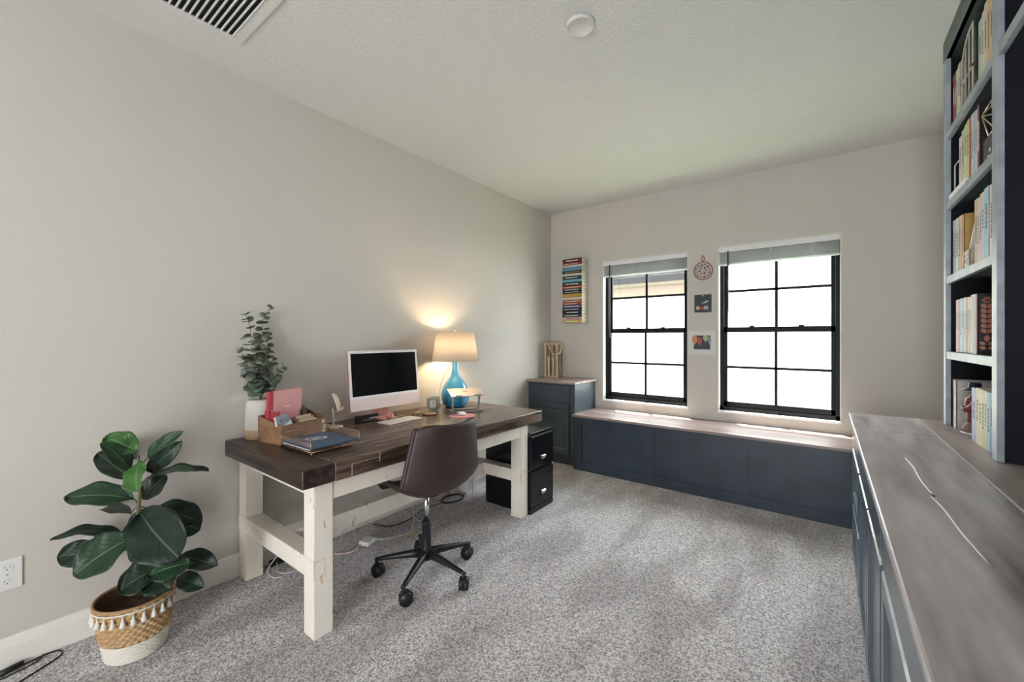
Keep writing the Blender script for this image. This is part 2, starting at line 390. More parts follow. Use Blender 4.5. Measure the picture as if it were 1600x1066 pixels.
b = B(); b.prism([(YB+WT, 2.50), (YB+WT+0.42, 2.50), (YB+WT+0.42, 2.62), (YB+WT, 2.82)], 0, 8.0, Matrix(((0, 0, 1, -5), (1, 0, 0, 0), (0, 1, 0, 0), (0, 0, 0, 1))))
struct('sun_eave', b, mat('painted soffit', (0.75, 0.74, 0.72), 0.8))  # unseen eave, added with its depth set to cut the sunlight to streaks

# ------------------------------------------------------------------ ceiling fittings
v = thing('ceiling_vent', 'black and white slatted return air grille in the ceiling above the desk', 'vent', (-2.0, 0.49, H-0.012))
vx0, vx1, vy0, vy1 = -2.29, -1.74, 0.20, 0.78
B().box(vx0, vx1, vy0, vy1, H-0.003, H-0.001).build('duct_backing', mat('dark duct', (0.004, 0.004, 0.004), 0.9), v)
b = B()
for a in ((vx0-0.045, vx0, vy0-0.045, vy1+0.045), (vx1, vx1+0.045, vy0-0.045, vy1+0.045), (vx0, vx1, vy0-0.045, vy0), (vx0, vx1, vy1, vy1+0.045)): b.box(a[0], a[1], a[2], a[3], H-0.010, H, bev=0.002)
b.build('grille_frame', M_ceil, v)
for i in range(24):
    y = vy0+0.012+i*0.0245
    T = Matrix.Translation((0, y, H-0.009)) @ Matrix.Rotation(0.35, 4, 'X')
    B().box(vx0, vx1, -0.0021, 0.0021, -0.004, 0.004, T).build('slat', M_ceil, v)
d = thing('ceiling_cover', 'small round white flush cover plate on the ceiling near the windows', 'ceiling fixture', (-0.917, 1.737, H-0.02))
B().lathe([(0.001, H-0.004), (0.050, H-0.005), (0.056, H-0.015), (0.064, H-0.018), (0.068, H-0.012), (0.069, H)], 40, Matrix.Translation((-0.917, 1.737, 0))).build('cover_ring', M_ceil, d)

# ------------------------------------------------------------------ built-in cabinets
def panel_door(b, x, y0, y1, z0, z1, th=0.019, st=0.055, side=1):
    """shaker door whose face looks along -x (side=1): frame, sloped inner bevel, sunk panel"""
    xo = x; xi = x+th; xp = x+0.010
    o = [(y0, z0), (y1, z0), (y1, z1), (y0, z1)]
    i1 = [(y0+st, z0+st), (y1-st, z0+st), (y1-st, z1-st), (y0+st, z1-st)]
    i2 = [(y0+st+.012, z0+st+.012), (y1-st-.012, z0+st+.012), (y1-st-.012, z1-st-.012), (y0+st+.012, z1-st-.012)]
    e = 0.006
    oi = [(y0+e, z0+e), (y1-e, z0+e), (y1-e, z1-e), (y0+e, z1-e)]
    v = [(xi, *p) for p in o]+[(xo+0.008, *p) for p in o]+[(xo, *p) for p in oi]+[(xo, *p) for p in i1]+[(xp, *p) for p in i2]
    f = [(0, 1, 2, 3), (16, 17, 18, 19)]
    for k in range(4):
        n = (k+1) % 4
        for a in (0, 4, 8, 12): f.append((a+k, a+n, a+4+n, a+4+k))
    return v, f
def add_door(parent, name, m, x, y0, y1, z0, z1, st=0.055, T=None, lab=None):
    b = B(); v, f = panel_door(b, x, y0, y1, z0, z1, st=st); b._add(v, f, T); return b.build(name, m, parent, label=lab)

BX = 0.118                                             # door faces of the right-hand run
def base_cabinet(label, y0, y1, kind):
    r = thing('base_cabinet', label, 'cabinet', (0.46, (y0+y1)/2, 0), group=None)
    b = B(); b.box(BX+0.020, XR-0.004, y0, y1, 0.10, 0.872); b.box(BX+0.075, XR-0.004, y0, y1, 0.0, 0.10)
    b.build('body', M_navy_lit, r)
    g = 0.012
    b = B(); v, f = panel_door(b, BX, y0+g, y1-g, 0.722, 0.850, st=0.02)
    B().box(BX, BX+0.019, y0+g, y1-g, 0.722, 0.850, bev=0.006).build('drawer', M_navy_lit, r)
    if kind == 'drawers':
        for za, zb in ((0.415, 0.705), (0.115, 0.398)): add_door(r, 'drawer', M_navy_lit, BX, y0+g, y1-g, za, zb)
    else:
        ym = (y0+y1)/2
        add_door(r, 'door', M_navy_lit, BX, y0+g, ym-0.006, 0.115, 0.705); add_door(r, 'door', M_navy_lit, BX, ym+0.006, y1-g, 0.115, 0.705)
base_cabinet('blue grey base cabinet with stacked drawers at the far end of the right-hand counter', 2.488, 3.045, 'drawers')
base_cabinet('blue grey base cabinet with two panelled doors next to the drawer cabinet', 1.512, 2.484, 'doors')
base_cabinet('blue grey base cabinet with two panelled doors under the nearest stretch of counter', 0.536, 1.508, 'doors')
r = thing('countertop', 'long grey brown stained wooden counter with a light seam and a crack', 'countertop', (0.45, 1.8, 0.873))
B().box(0.104, 0.387, 0.30, 3.062, 0.873, 0.900, bev=0.004).build('front_board', M_counter, r)
B().box(0.391, XR-0.003, 0.30, 3.062, 0.873, 0.900, bev=0.002).build('rear_board', mat('warmer stained counter board', (0.2, 0.15, 0.12), 0.42, vscale=2.4, stretch=(7, 0.9, 7), ramp=[(0.25, (0.18, 0.14, 0.115)), (0.5, (0.34, 0.28, 0.25)), (0.8, (0.48, 0.41, 0.38))], bump=0.3, bscale=8, bdist=0.003, detail=8), r)
M_seam_highlight = mat('pale wood filler and edge highlight', (0.70, 0.68, 0.68), 0.45)
B().box(0.3865, 0.3915, 0.30, 3.062, 0.875, 0.8995).build('seam', M_seam_highlight, r)
B().box(0.1025, 0.1055, 0.302, 3.06, 0.8945, 0.8990).build('edge_highlight', M_seam_highlight, r, label='pale painted highlight on the front edge')  # pale strip standing in for light caught along the counter edge
b = B()
def crack(pts, wd):
    P = spline(pts, 5); n = len(P); v = []; f = []
    for k, p in enumerate(P):
        q = wd*math.sin(PI*min(1, max(0.03, k/(n-1))))**0.6*(0.75+0.5*random.random()); v += [(p.x-q, p.y, 0.9002), (p.x, p.y, 0.9016), (p.x+q, p.y, 0.9002)]
    for k in range(n-1):
        f += [(3*k, 3*k+1, 3*k+4, 3*k+3), (3*k+1, 3*k+2, 3*k+5, 3*k+4)]
    b._add(v, f)
crack([(0.224, 2.03, .9), (0.232, 1.90, .9), (0.228, 1.74, .9), (0.233, 1.60, .9)], 0.0042)
crack([(0.226, 1.585, .9), (0.236, 1.47, .9), (0.238, 1.34, .9), (0.246, 1.17, .9)], 0.0036)
b.build('filled_crack', M_seam_highlight, r)
B().sphere((0.231, 1.59, 0.9002), 0.008, 12, (0.8, 1.6, 0.12)).build('knot', mat('dark knot', (0.04, 0.03, 0.028), 0.5), r)
B().box(0.25, 0.386, 2.560, 2.5615, 0.8996, 0.9004).build('board_joint', mat('dark joint', (0.05, 0.04, 0.035), 0.6), r)

# bookcase
BK = 0.47
M_underside = mat('dark slate shelf tone', (0.035, 0.05, 0.052), 0.6, var=0.4, vscale=12)  # shelf boards and top panel, darker than the shelf edges
M_header = mat('slate green grey header tone', (0.10, 0.13, 0.125), 0.5, var=0.2, vscale=10)  # header, between the stiles and the shelf boards in tone
bk = thing('bookcase', 'tall open blue grey bookcase built up to the ceiling on the counter', 'bookcase', (0.64, 2.0, 0.9))
SH = (2.337, 1.991, 1.629, 1.263)
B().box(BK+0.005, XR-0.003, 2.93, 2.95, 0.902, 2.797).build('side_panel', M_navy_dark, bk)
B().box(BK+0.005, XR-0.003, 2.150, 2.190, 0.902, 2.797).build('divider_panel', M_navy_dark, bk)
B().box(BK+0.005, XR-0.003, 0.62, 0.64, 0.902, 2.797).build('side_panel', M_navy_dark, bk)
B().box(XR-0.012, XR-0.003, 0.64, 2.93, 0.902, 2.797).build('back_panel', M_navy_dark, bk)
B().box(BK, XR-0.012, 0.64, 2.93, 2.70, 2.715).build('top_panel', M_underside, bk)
B().box(BK-0.004, BK+0.018, 0.62, 2.955, 2.700, 2.798, bev=0.002).build('header', M_header, bk)
for ya, yb in ((2.908, 2.95), (2.143, 2.196), (0.62, 0.67)): B().box(BK-0.003, BK+0.016, ya, yb, 0.902, 2.70, bev=0.002).build('stile', M_frame_lit, bk)
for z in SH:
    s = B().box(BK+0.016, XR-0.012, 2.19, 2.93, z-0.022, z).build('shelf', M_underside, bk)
    B().box(BK, BK+0.018, 2.196, 2.908, z-0.036, z, bev=0.002).build('shelf_edge', M_frame_lit, s)
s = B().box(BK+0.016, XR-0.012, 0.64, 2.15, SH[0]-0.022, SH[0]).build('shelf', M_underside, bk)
B().box(BK, BK+0.018, 0.67, 2.143, SH[0]-0.036, SH[0], bev=0.002).build('shelf_edge', M_frame_lit, s)

M_corner_lit = mat('teal slate corner paint window lit', (0.055, 0.080, 0.098), 0.38, var=0.2, vscale=5, bump=0.1, bscale=30)  # the corner cabinet's brighter teal is window light set into its colour
# corner cabinet, window seat
cc = thing('corner_cabinet', 'blue grey corner cabinet with one drawer over a panelled door and wooden top', 'cabinet', (-2.33, 3.98, 0))
b = B(); b.box(XL+0.003, -2.047, 3.753, YB-0.003, 0.10, 0.852); b.box(XL+0.003, -2.047, 3.80, YB-0.003, 0, 0.10); b.build('body', M_corner_lit, cc)
Tc = Matrix(((0, 1, 0, 0), (1, 0, 0, 0), (0, 0, 1, 0), (0, 0, 0, 1)))       # door maker looks along -x; swap so it looks along -y
B().box(-2.595, -2.105, 3.735, 3.752, 0.672, 0.828, bev=0.006).build('drawer', M_corner_lit, cc)
add_door(cc, 'door', M_corner_lit, 3.735, -2.595, -2.105, 0.115, 0.648, T=Tc)
B().box(XL+0.003, -2.022, 3.712, YB-0.003, 0.853, 0.876, bev=0.004).build('wooden_top', M_seatwood, cc)

ws = thing('storage_bench', 'long low navy storage bench with a wooden seat board under both windows', 'bench', (-0.65, 3.97, 0))
b = B(); b.box(-2.043, XR-0.003, 3.727, YB-0.003, 0, 0.534); b.build('body', M_navy, ws)
b = B(); xs = [-2.043, -1.954, -1.296, -1.227, -0.570, -0.489, 0.168, 0.24, XR-0.003]
b.box(xs[0], xs[-1], 3.715, 3.727, 0.468, 0.534); b.box(xs[0], xs[-1], 3.715, 3.727, 0.0, 0.087)
for k in (0, 2, 4, 6): b.box(xs[k], xs[k+1], 3.715, 3.727, 0.087, 0.468)
b.build('face_frame', M_navy, ws)
B().box(-2.043, XR-0.003, 3.690, YB-0.003, 0.535, 0.558, bev=0.004).build('seat_board', M_seatwood, ws)

# ------------------------------------------------------------------ desk
TZ = 0.77
dk = thing('desk', 'farmhouse desk with thick dark stained top on distressed cream trestle legs', 'desk', (-2.18, 1.77, 0))
B().box(-2.615, -1.750, 0.995, 2.690, 0.685, TZ, bev=0.007, seg=3).build('desktop', M_desktop, dk)
M_deskend = wood('dark espresso end board', [(0.28, (0.008, 0.005, 0.004)), (0.45, (0.022, 0.013, 0.010)), (0.6, (0.048, 0.030, 0.023)), (0.9, (0.11, 0.075, 0.058))], 0.32, 2.6, (1.0, 11, 11), 0.35)
B().box(-2.615, -1.750, 0.848, 0.9945, 0.685, TZ, bev=0.009, seg=3).build('end_board', M_deskend, dk, label='darker stained cross board')
b = B()
b.box(-1.7506, -1.7495, 1.075, 1.079, 0.690, 0.745); b.box(-1.7506, -1.7495, 1.225, 1.229, 0.72, 0.765); b.box(-1.7506, -1.7495, 1.075, 1.229, 0.7435, 0.7455)
b.build('filler_mark', mat('pale glue line', (0.5, 0.36, 0.24), 0.6), dk)
B().box(-1.7508, -1.7494, 2.30, 2.308, 0.735, 0.768).box(-1.7508, -1.7494, 2.43, 2.437, 0.688, 0.725).build('edge_gap', M_black, dk)
for xa in (-1.876, -2.610):
    for ya in (0.916, 2.455): B().box(xa, xa+0.092, ya, ya+0.088, 0, 0.684, bev=0.004).build('leg', M_distress, dk)
for ya in (0.914, 2.457):
    B().box(-2.611, -1.7835, ya, ya+0.084, 0.262, 0.350, bev=0.003).build('side_rail', M_distress, dk)
    B().box(-2.52, -1.876, ya+0.002, ya+0.04, 0.628, 0.684, bev=0.003).build('side_apron', M_distress, dk)
for ya in (0.914, 2.457): B().box(-1.7838, -1.7826, ya+0.002, ya+0.050, 0.268, 0.345).build('tenon_end', M_distress, dk)
B().box(-1.850, -1.788, 1.004, 2.455, 0.597, 0.684, bev=0.003).build('apron', M_distress, dk)
B().box(-2.585, -2.53, 1.004, 2.455, 0.597, 0.684, bev=0.003).build('apron', M_distress, dk)
B().box(-2.245, -2.150, 0.998, 2.457, 0.255, 0.350, bev=0.004).build('long_rail', M_distress, dk)

# filing cabinet
fc = thing('filing_cabinet', 'glossy black two drawer filing cabinet under the far end of the desk', 'filing cabinet', (-1.98, 2.69, 0))
fx, fy0, fy1, fh = -1.757, 2.548, 2.868, 0.613
B().box(-2.205, fx-0.022, fy0, fy1, 0.0, fh, bev=0.004).build('body', M_blackmetal, fc)
B().box(fx-0.022, fx-0.004, fy0, fy1, fh-0.020, fh, bev=0.004).build('top_rim', M_blackmetal, fc)
B().box(fx-0.022, fx-0.006, fy0, fy1, 0.0, 0.045, bev=0.003).build('plinth', M_blackmetal, fc)
for za, zb, zh in ((0.330, 0.585, 0.405), (0.052, 0.322, 0.135)):
    dr = B().box(fx-0.022, fx, fy0+0.006, fy1-0.006, za, zb, bev=0.004).build('drawer', M_blackmetal, fc)
    yc = (fy0+fy1)/2
    B().box(fx, fx+0.004, yc-0.034, yc+0.034, zh-0.020, zh+0.020, bev=0.002).build('pull_plate', M_blackmetal, dr)
    b = B(); b._add([(fx+0.004, yc-0.027, zh+0.016), (fx+0.004, yc+0.027, zh+0.016), (fx+0.018, yc+0.024, zh+0.012), (fx+0.018, yc-0.024, zh+0.012),
                     (fx+0.0045, yc-0.024, zh-0.014), (fx+0.0045, yc+0.024, zh-0.014)], [(0, 1, 2, 3), (0, 3, 4), (1, 5, 2), (3, 2, 5, 4)])
    b.build('chrome_pull', M_chrome, dr, label='chrome cup pull')
B().cyl((fx-0.004, fy1-0.022, 0.322), (fx+0.004, fy1-0.022, 0.322), 0.008).build('lock', M_chrome, fc)

# ------------------------------------------------------------------ task chair
M_leather = mat('dark brown leatherette', (0.044, 0.023, 0.020), 0.50, var=0.35, vscale=5, bump=0.12, bscale=160, bdist=0.001)
CX, CY = -1.79, 1.56
ch = thing('desk_chair', 'dark brown leather bucket desk chair on five black castors', 'chair', (CX, CY, 0))
TC = Matrix.Translation((CX, CY, 0)) @ Matrix.Rotation(PI-0.10, 4, 'Z')
prof = [(0.195, 0.474, 0.150), (0.178, 0.488, 0.180), (0.125, 0.490, 0.203), (0.05, 0.478, 0.215), (-0.06, 0.482, 0.226), (-0.135, 0.500, 0.238), (-0.190, 0.532, 0.246), (-0.216, 0.580, 0.243),
        (-0.228, 0.64, 0.234), (-0.238, 0.71, 0.222), (-0.250, 0.79, 0.206), (-0.260, 0.845, 0.196), (-0.265, 0.872, 0.178)]
PP = [Vector(p) for p in spline(prof, 4)]
def shell(u, v, off=0.0):
    k = v*(len(PP)-1); i = min(int(k), len(PP)-2); p = PP[i].lerp(PP[i+1], k-i); d = PP[min(i+1, len(PP)-1)]-PP[max(i-1, 0)]
    tn = Vector((d.x, 0, d.y)).normalized(); nn = Vector((-tn.z, 0, tn.x)); nn = -nn if nn.x*0.6+nn.z < 0 else nn     # towards the sitter
    s = (u-0.5)*2; a = s*1.0; wdt = p.z
    lift = (0.095*abs(s)**2.4)*min(1, v*4)*(1-0.55*v) + 0.050*s*s*max(0, (v-0.45))*1.6
    y = wdt*(s if abs(s) < 0.999 else s)
    q = Vector((p.x, y, p.y)) + nn*(lift+off)
    if v > 0.93: q.z -= 0.030*abs(s)**6*((v-0.93)/0.07)
    return q
def shell_obj(name, off, m, th):
    b = B(); b.grid(lambda u, v: shell(u, v, off), 28, 40, T=TC); o = b.build(name, m, ch, solid=th, sub=1); return o
shell_obj('seat_shell', 0.0, M_leather, 0.024)
edge = [shell(0, v/40) for v in range(1, 41)]+[shell(u/24, 1) for u in range(1, 25)]+[shell(1, 1-v/40) for v in range(1, 40)]+[shell(1-u/24, 0.02) for u in range(0, 25)]
B().tube([TC @ p for p in edge], 0.0135, 8, closed=True).build('piped_edge', M_leather, ch)
b = B(); b.cyl((CX, CY, 0.300), (CX, CY, 0.460), 0.0145, 0.0145, 20); b.build('gas_lift', M_chrome, ch)
B().lathe([(0.030, 0.088), (0.034, 0.10), (0.034, 0.135), (0.026, 0.165), (0.024, 0.290), (0.026, 0.293), (0.026, 0.300), (0.016, 0.302)], 24, Matrix.Translation((CX, CY, 0))).build('column_sleeve', M_black, ch)
B().lathe([(0.022, 0.448), (0.030, 0.450), (0.075, 0.458), (0.09, 0.462)], 20, Matrix.Translation((CX, CY, 0))).build('seat_plate', M_black, ch)
B().tube([TC @ Vector(p) for p in ((0.0, -0.04, 0.456), (0.02, -0.14, 0.450), (0.03, -0.20, 0.440))], 0.006, 8).build('height_lever', M_black, ch)
for ang in (220, 295, 3, 74, 147):
    a = math.radians(ang); dr = Vector((math.cos(a), math.sin(a), 0)); sd2 = Vector((-dr.y, dr.x, 0))
    def sec(r, z, hw, hh): c = Vector((CX, CY, z))+dr*r; return [c+sd2*hw*math.cos(t)+Vector((0, 0, 1))*hh*math.sin(t) for t in [2*PI*i/12 for i in range(12)]]
    secs = [sec(0.02, 0.122, 0.024, 0.026), sec(0.09, 0.118, 0.020, 0.021), sec(0.18, 0.107, 0.016, 0.015), sec(0.262, 0.095, 0.013, 0.011), sec(0.284, 0.093, 0.011, 0.009)]
    v = [p for s_ in secs for p in s_]; f = [(k*12+i, k*12+(i+1) % 12, (k+1)*12+(i+1) % 12, (k+1)*12+i) for k in range(4) for i in range(12)]+[tuple(range(12)), tuple(range(48, 60))]
    arm = B()._add(v, f, None, True).build('base_arm', M_black, ch)
    c = Vector((CX, CY, 0))+dr*0.275
    b = B(); b.cyl(c+Vector((0, 0, 0.058)), c+Vector((0, 0, 0.096)), 0.009, 0.009, 12)
    wa = a+random.uniform(0.5, 1.4); wx = Vector((math.cos(wa), math.sin(wa), 0)); wc = c+Vector((-wx.y, wx.x, 0))*0.010+Vector((0, 0, 0.0345))
    for s_ in (-1, 1):
        b.cyl(wc+wx*s_*0.0005, wc+wx*s_*0.023, 0.034, 0.033, 28)
    b.tube([wc+Vector((0, 0, 1))*0.034*math.sin(t)+Vector((-wx.y, wx.x, 0))*0.034*math.cos(t) for t in [0.2+k*0.3 for k in range(9)]], 0.007, 8)
    b.build('castor', M_black, arm)

# ------------------------------------------------------------------ computer, lamp and things on the desk
M_pinkmetal = mat('pale pink aluminium', (0.74, 0.60, 0.58), 0.4)
M_deeppink = mat('deep rose aluminium', (0.45, 0.11, 0.14), 0.35, 0.3)
cp = thing('desktop_computer', 'slim all-in-one desktop computer with pink chin, white bezel and dark screen', 'computer', (-2.50, 1.77, TZ))
cz0, cz1, cy0, cy1 = 0.848, 1.243, 1.487, 2.055
TI = Matrix.Translation((-2.430, 0, cz0)) @ Matrix.Rotation(-0.10, 4, 'Y')
hgt = (cz1-cz0)/math.cos(0.10); chin = 0.078
B().box(-0.014, -0.0035, cy0, cy1, 0, hgt, TI, bev=0.004).build('rear_case', M_deeppink, cp, label='deeper rose back shell')
B().box(-0.004, 0.000, cy0+0.002, cy1-0.002, chin, hgt-0.001, TI).build('bezel', mat('white glass bezel', (0.80, 0.79, 0.79), 0.15), cp)
B().box(0.0, 0.0006, cy0+0.019, cy1-0.019, chin+0.018, hgt-0.018, TI).build('screen', mat('dark screen', (0.002, 0.004, 0.004), 0.10, spec=0.15), cp)
B().box(-0.004, 0.0004, cy0+0.001, cy1-0.001, 0.001, chin, TI).build('chin', M_pinkmetal, cp)
b = B(); b.tube([TI @ Vector((-0.02, 1.77, 0.14)), Vector((-2.490, 1.77, 0.93)), Vector((-2.510, 1.77, 0.776))], 0.004)
b.build('stand_hinge', M_pinkmetal, cp)
b = B(); pts = [TI @ Vector((-0.014, 0, 0.16)), Vector((-2.505, 0, 0.92)), Vector((-2.522, 0, 0.774))]
for i in range(2):
    p, q = pts[i], pts[i+1]
    b._add([(p.x, 1.705, p.z), (p.x, 1.835, p.z), (q.x, 1.835, q.z), (q.x, 1.705, q.z), (p.x-0.006, 1.705, p.z), (p.x-0.006, 1.835, p.z), (q.x-0.006, 1.835, q.z), (q.x-0.006, 1.705, q.z)], [(0, 1, 2, 3), (4, 7, 6, 5), (0, 3, 7, 4), (1, 5, 6, 2), (0, 4, 5, 1), (3, 2, 6, 7)])
b.box(-2.528, -2.395, 1.705, 1.835, TZ+0.0005, TZ+0.005, bev=0.002); b.build('stand', mat('rose aluminium stand', (0.66, 0.36, 0.34), 0.4), cp, label='rose pink angled stand')

kb = thing('keyboard', 'slim pale pink and white keyboard in front of the computer', 'keyboard', (-2.28, 1.76, TZ))
TK = Matrix.Translation((-2.285, 1.762, TZ)) @ Matrix.Rotation(0.03, 4, 'Z')
B().box(-0.060, 0.060, -0.14, 0.14, 0.0006, 0.008, TK, bev=0.003).build('keyboard_base', M_pinkmetal, kb)
b = B()
for i in range(6):
    for j in range(14):
        b.box(-0.053+i*0.018, -0.053+i*0.018+0.0155, -0.133+j*0.0191, -0.133+j*0.0191+0.0168, 0.008, 0.0095, TK)
b.build('keys', M_white, kb)

LX, LY = -2.415, 2.410
M_blueglass = mat('turquoise blue glazed glass', (0.03, 0.25, 0.50), 0.07, col2=(0.09, 0.38, 0.60), vscale=4, coat=0.6)
lp = thing('table_lamp', 'turquoise bottle-shaped table lamp with lit cream drum shade', 'lamp', (LX, LY, TZ))
TL = Matrix.Translation((LX, LY, 0))
B().lathe([(0.060, TZ+0.001), (0.075, TZ+0.003), (0.098, TZ+0.02), (0.112, TZ+0.055), (0.115, TZ+0.09), (0.108, TZ+0.13), (0.090, TZ+0.175), (0.064, TZ+0.215), (0.042, TZ+0.245), (0.030, TZ+0.275), (0.026, TZ+0.31), (0.027, TZ+0.365), (0.028, TZ+0.37)], 48, TL).build('bottle_base', M_blueglass, lp)
B().cyl((LX, LY, TZ+0.37), (LX, LY, TZ+0.43), 0.012, 0.012, 16).build('socket', M_gold, lp)
sz0, sz1 = 1.143, 1.377
M_shade = cloth_shade('cream linen shade', (0.78, 0.73, 0.66), (0.50, 0.45, 0.37))
b = B(); b.lathe([(0.188, sz0), (0.150, sz1)], 64, TL, cap=False); b.build('lamp_shade', M_shade, lp, solid=0.0025)
b = B(); b.tube([(LX+0.150*math.cos(t), LY+0.150*math.sin(t), sz1) for t in [2*PI*i/48 for i in range(48)]], 0.002, 6, True)
for a in (0.3, 0.3+2*PI/3, 0.3+4*PI/3): b.tube([(LX, LY, sz1-0.012), (LX+0.150*math.cos(a), LY+0.150*math.sin(a), sz1-0.002)], 0.0018, 6)
b.build('shade_spider', M_gold, lp)
B().cyl((LX, LY, sz1-0.016), (LX, LY, sz1+0.012), 0.004, 0.004).sphere((LX, LY, sz1+0.014), 0.007, 12).build('finial', M_gold, lp)
b = B(); b.sphere((LX, LY, 1.285), 0.028, 16); b.cyl((LX, LY, 1.20), (LX, LY, 1.265), 0.014, 0.022, 12)
b.build('bulb', mat('lit warm bulb', (1, 0.8, 0.55), 0.5, emit=((1.0, 0.74, 0.44), 120.0)), lp)
b = B(); b.tube(spline([(LX, LY-0.01, 1.16), (LX-0.03, LY-0.10, 1.02), (LX-0.03, LY-0.145, 0.90), (LX-0.04, LY-0.15, 0.80), (LX-0.07, LY-0.14, TZ+0.003), (-2.613, LY-0.05, TZ+0.003)], 8), 0.0022, 6)
b.build('power_cord', mat('clear grey cord', (0.35, 0.34, 0.33), 0.4), lp)

st = thing('laptop_stand', 'folding silver aluminium laptop stand in front of the blue lamp', 'laptop stand', (-2.26, 2.34, TZ))
M_alu = mat('brushed aluminium', (0.46, 0.42, 0.40), 0.35, 0.35)
e1 = Vector((0.53, 0.848, 0)); e2 = Vector((-0.848, 0.53, 0)); A0 = Vector((-2.211, 2.179, TZ))
TS = Matrix(((e2.x, e1.x, 0, A0.x), (e2.y, e1.y, 0, A0.y), (0, 0, 1, A0.z), (0, 0, 0, 1)))        # local x to the back, y along the front edge
b = B(); L_, D_ = 0.235, 0.150
b.box(0, 0.022, 0, L_, 0.001, 0.007, TS); b.box(D_-0.03, D_, 0, L_, 0.001, 0.007, TS); b.box(0, D_, 0, 0.028, 0.001, 0.007, TS); b.box(0, D_, L_-0.028, L_, 0.001, 0.007, TS)
b.build('stand_base', M_alu, st)
for yy in (0.012, L_-0.018):
    b = B(); b._add([(0.05, yy, 0.007), (0.09, yy, 0.007), (0.065, yy, 0.138), (0.02, yy, 0.122), (0.05, yy+0.005, 0.007), (0.09, yy+0.005, 0.007), (0.065, yy+0.005, 0.138), (0.02, yy+0.005, 0.122)],
                       [(0, 1, 2, 3), (4, 7, 6, 5), (0, 4, 5, 1), (1, 5, 6, 2), (2, 6, 7, 3), (3, 7, 4, 0)], TS)
    b.build('support_arm', M_alu, st)
TT = TS @ Matrix.Translation((-0.012, 0, 0.120)) @ Matrix.Rotation(-0.22, 4, 'Y')
tr = B().box(0, 0.175, -0.012, L_+0.012, 0, 0.005, TT, bev=0.002).build('tray', M_alu, st)
B().box(-0.003, 0.003, 0.02, 0.07, 0, 0.014, TT).box(-0.003, 0.003, L_-0.07, L_-0.02, 0, 0.014, TT).build('front_lip', M_alu, tr)
B().box(0.09, 0.102, L_/2-0.018, L_/2+0.018, 0.005, 0.0058, TT).build('emblem', mat('dark emblem', (0.12, 0.11, 0.11), 0.5), tr)

mp_ = B().lathe([(0.094, TZ+0.0005), (0.096, TZ+0.002), (0.095, TZ+0.0035)], 48, Matrix.Translation((-2.078, 2.142, 0))).build('mouse_pad', mat('rose pink mat', (0.55, 0.17, 0.22), 0.7, col2=(0.62, 0.30, 0.33), vscale=14))
tag(mp_, 'round rose pink mouse pad lying on the desk behind the chair back', 'mouse pad')
ms = thing('computer_mouse', 'low white computer mouse on the round pink mouse pad', 'mouse', (-2.11, 2.165, TZ+0.004))
def mouse(u, v):
    x = (u-0.5)*2; y = (v-0.5)*2; r_ = max(abs(x), abs(y)); 
    X_ = x*math.sqrt(1-y*y/2); Y_ = y*math.sqrt(1-x*x/2); rr = math.sqrt(X_*X_+Y_*Y_)
    return Vector((X_*0.056, Y_*0.029, 0.003+0.019*math.sqrt(max(0, 1-rr**2.6))))
TM = Matrix.Translation((-2.108, 2.168, TZ+0.004)) @ Matrix.Rotation(-0.4, 4, 'Z')
B().grid(mouse, 20, 20, T=TM).build('mouse_shell', M_white, ms)
B().lathe([(0.9, 0.0002), (1.0, 0.0034)], 32, TM @ Matrix.Diagonal((0.055, 0.028, 1, 1))).build('mouse_base', M_alu, ms)

co = thing('coaster', 'round slice-of-wood coaster with bark rim beside the keyboard', 'coaster', (-2.30, 2.035, TZ))
TCo = Matrix.Translation((-2.300, 2.036, 0))
def wob(b_, prof_, n, T): 
    v = []; f = []
    for r_, z in prof_:
        for i in range(n): a = 2*PI*i/n; q = r_*(1+0.03*math.sin(5*a)+0.02*math.sin(9*a+1)); v.append((q*math.cos(a), q*math.sin(a), z))
    for k in range(len(prof_)-1):
        for i in range(n): f.append((k*n+i, k*n+(i+1) % n, (k+1)*n+(i+1) % n, (k+1)*n+i))
    f.append(tuple(range(n))); f.append(tuple(range((len(prof_)-1)*n, len(prof_)*n))); return b_._add(v, f, T)
wob(B(), [(0.052, TZ+0.0006), (0.0525, TZ+0.0105)], 40, TCo).build('bark_rim', mat('dark bark', (0.06, 0.035, 0.02), 0.9), co)
wob(B(), [(0.049, TZ+0.0105), (0.0485, TZ+0.0112)], 40, TCo).build('cut_face', M_palewood, co)
ca = thing('candle_jar', 'grey green glass candle jar with a cream label next to the lamp', 'candle', (-2.355, 2.125, TZ))
TJ = Matrix.Translation((-2.357, 2.124, TZ))
B().lathe([(0.030, 0.0006), (0.036, 0.004), (0.030, 0.012), (0.034, 0.020), (0.046, 0.032), (0.050, 0.060), (0.051, 0.112), (0.048, 0.112), (0.047, 0.088), (0.001, 0.088)], 40, TJ, cap=False).build('jar', mat('grey green glass', (0.27, 0.28, 0.22), 0.2), ca)
B().lathe([(0.001, 0.0885), (0.046, 0.0885)], 32, TJ, cap=False).build('wax', mat('cream wax', (0.7, 0.64, 0.5), 0.5), ca)
b = B(); a0 = math.atan2(-2.124, 2.357)-0.1
b.grid(lambda u, v: (0.0515*math.cos(a0+(u-.5)*0.85), 0.0515*math.sin(a0+(u-.5)*0.85), 0.042+0.055*v), 10, 1, T=TJ); lb = b.build('label', mat('cream label', (0.55, 0.52, 0.45), 0.7), ca)
b = B()
for (u0, u1, z0, z1) in ((-.10, .10, .078, .081), (-.14, .14, .073, .0755), (-.05, .05, .083, .086), (-.16, .16, .062, .0635), (-.10, .10, .056, .058)):
    b.grid(lambda u, v: (0.0518*math.cos(a0+u0+(u1-u0)*u), 0.0518*math.sin(a0+u0+(u1-u0)*u), z0+(z1-z0)*v), 4, 1, T=TJ)
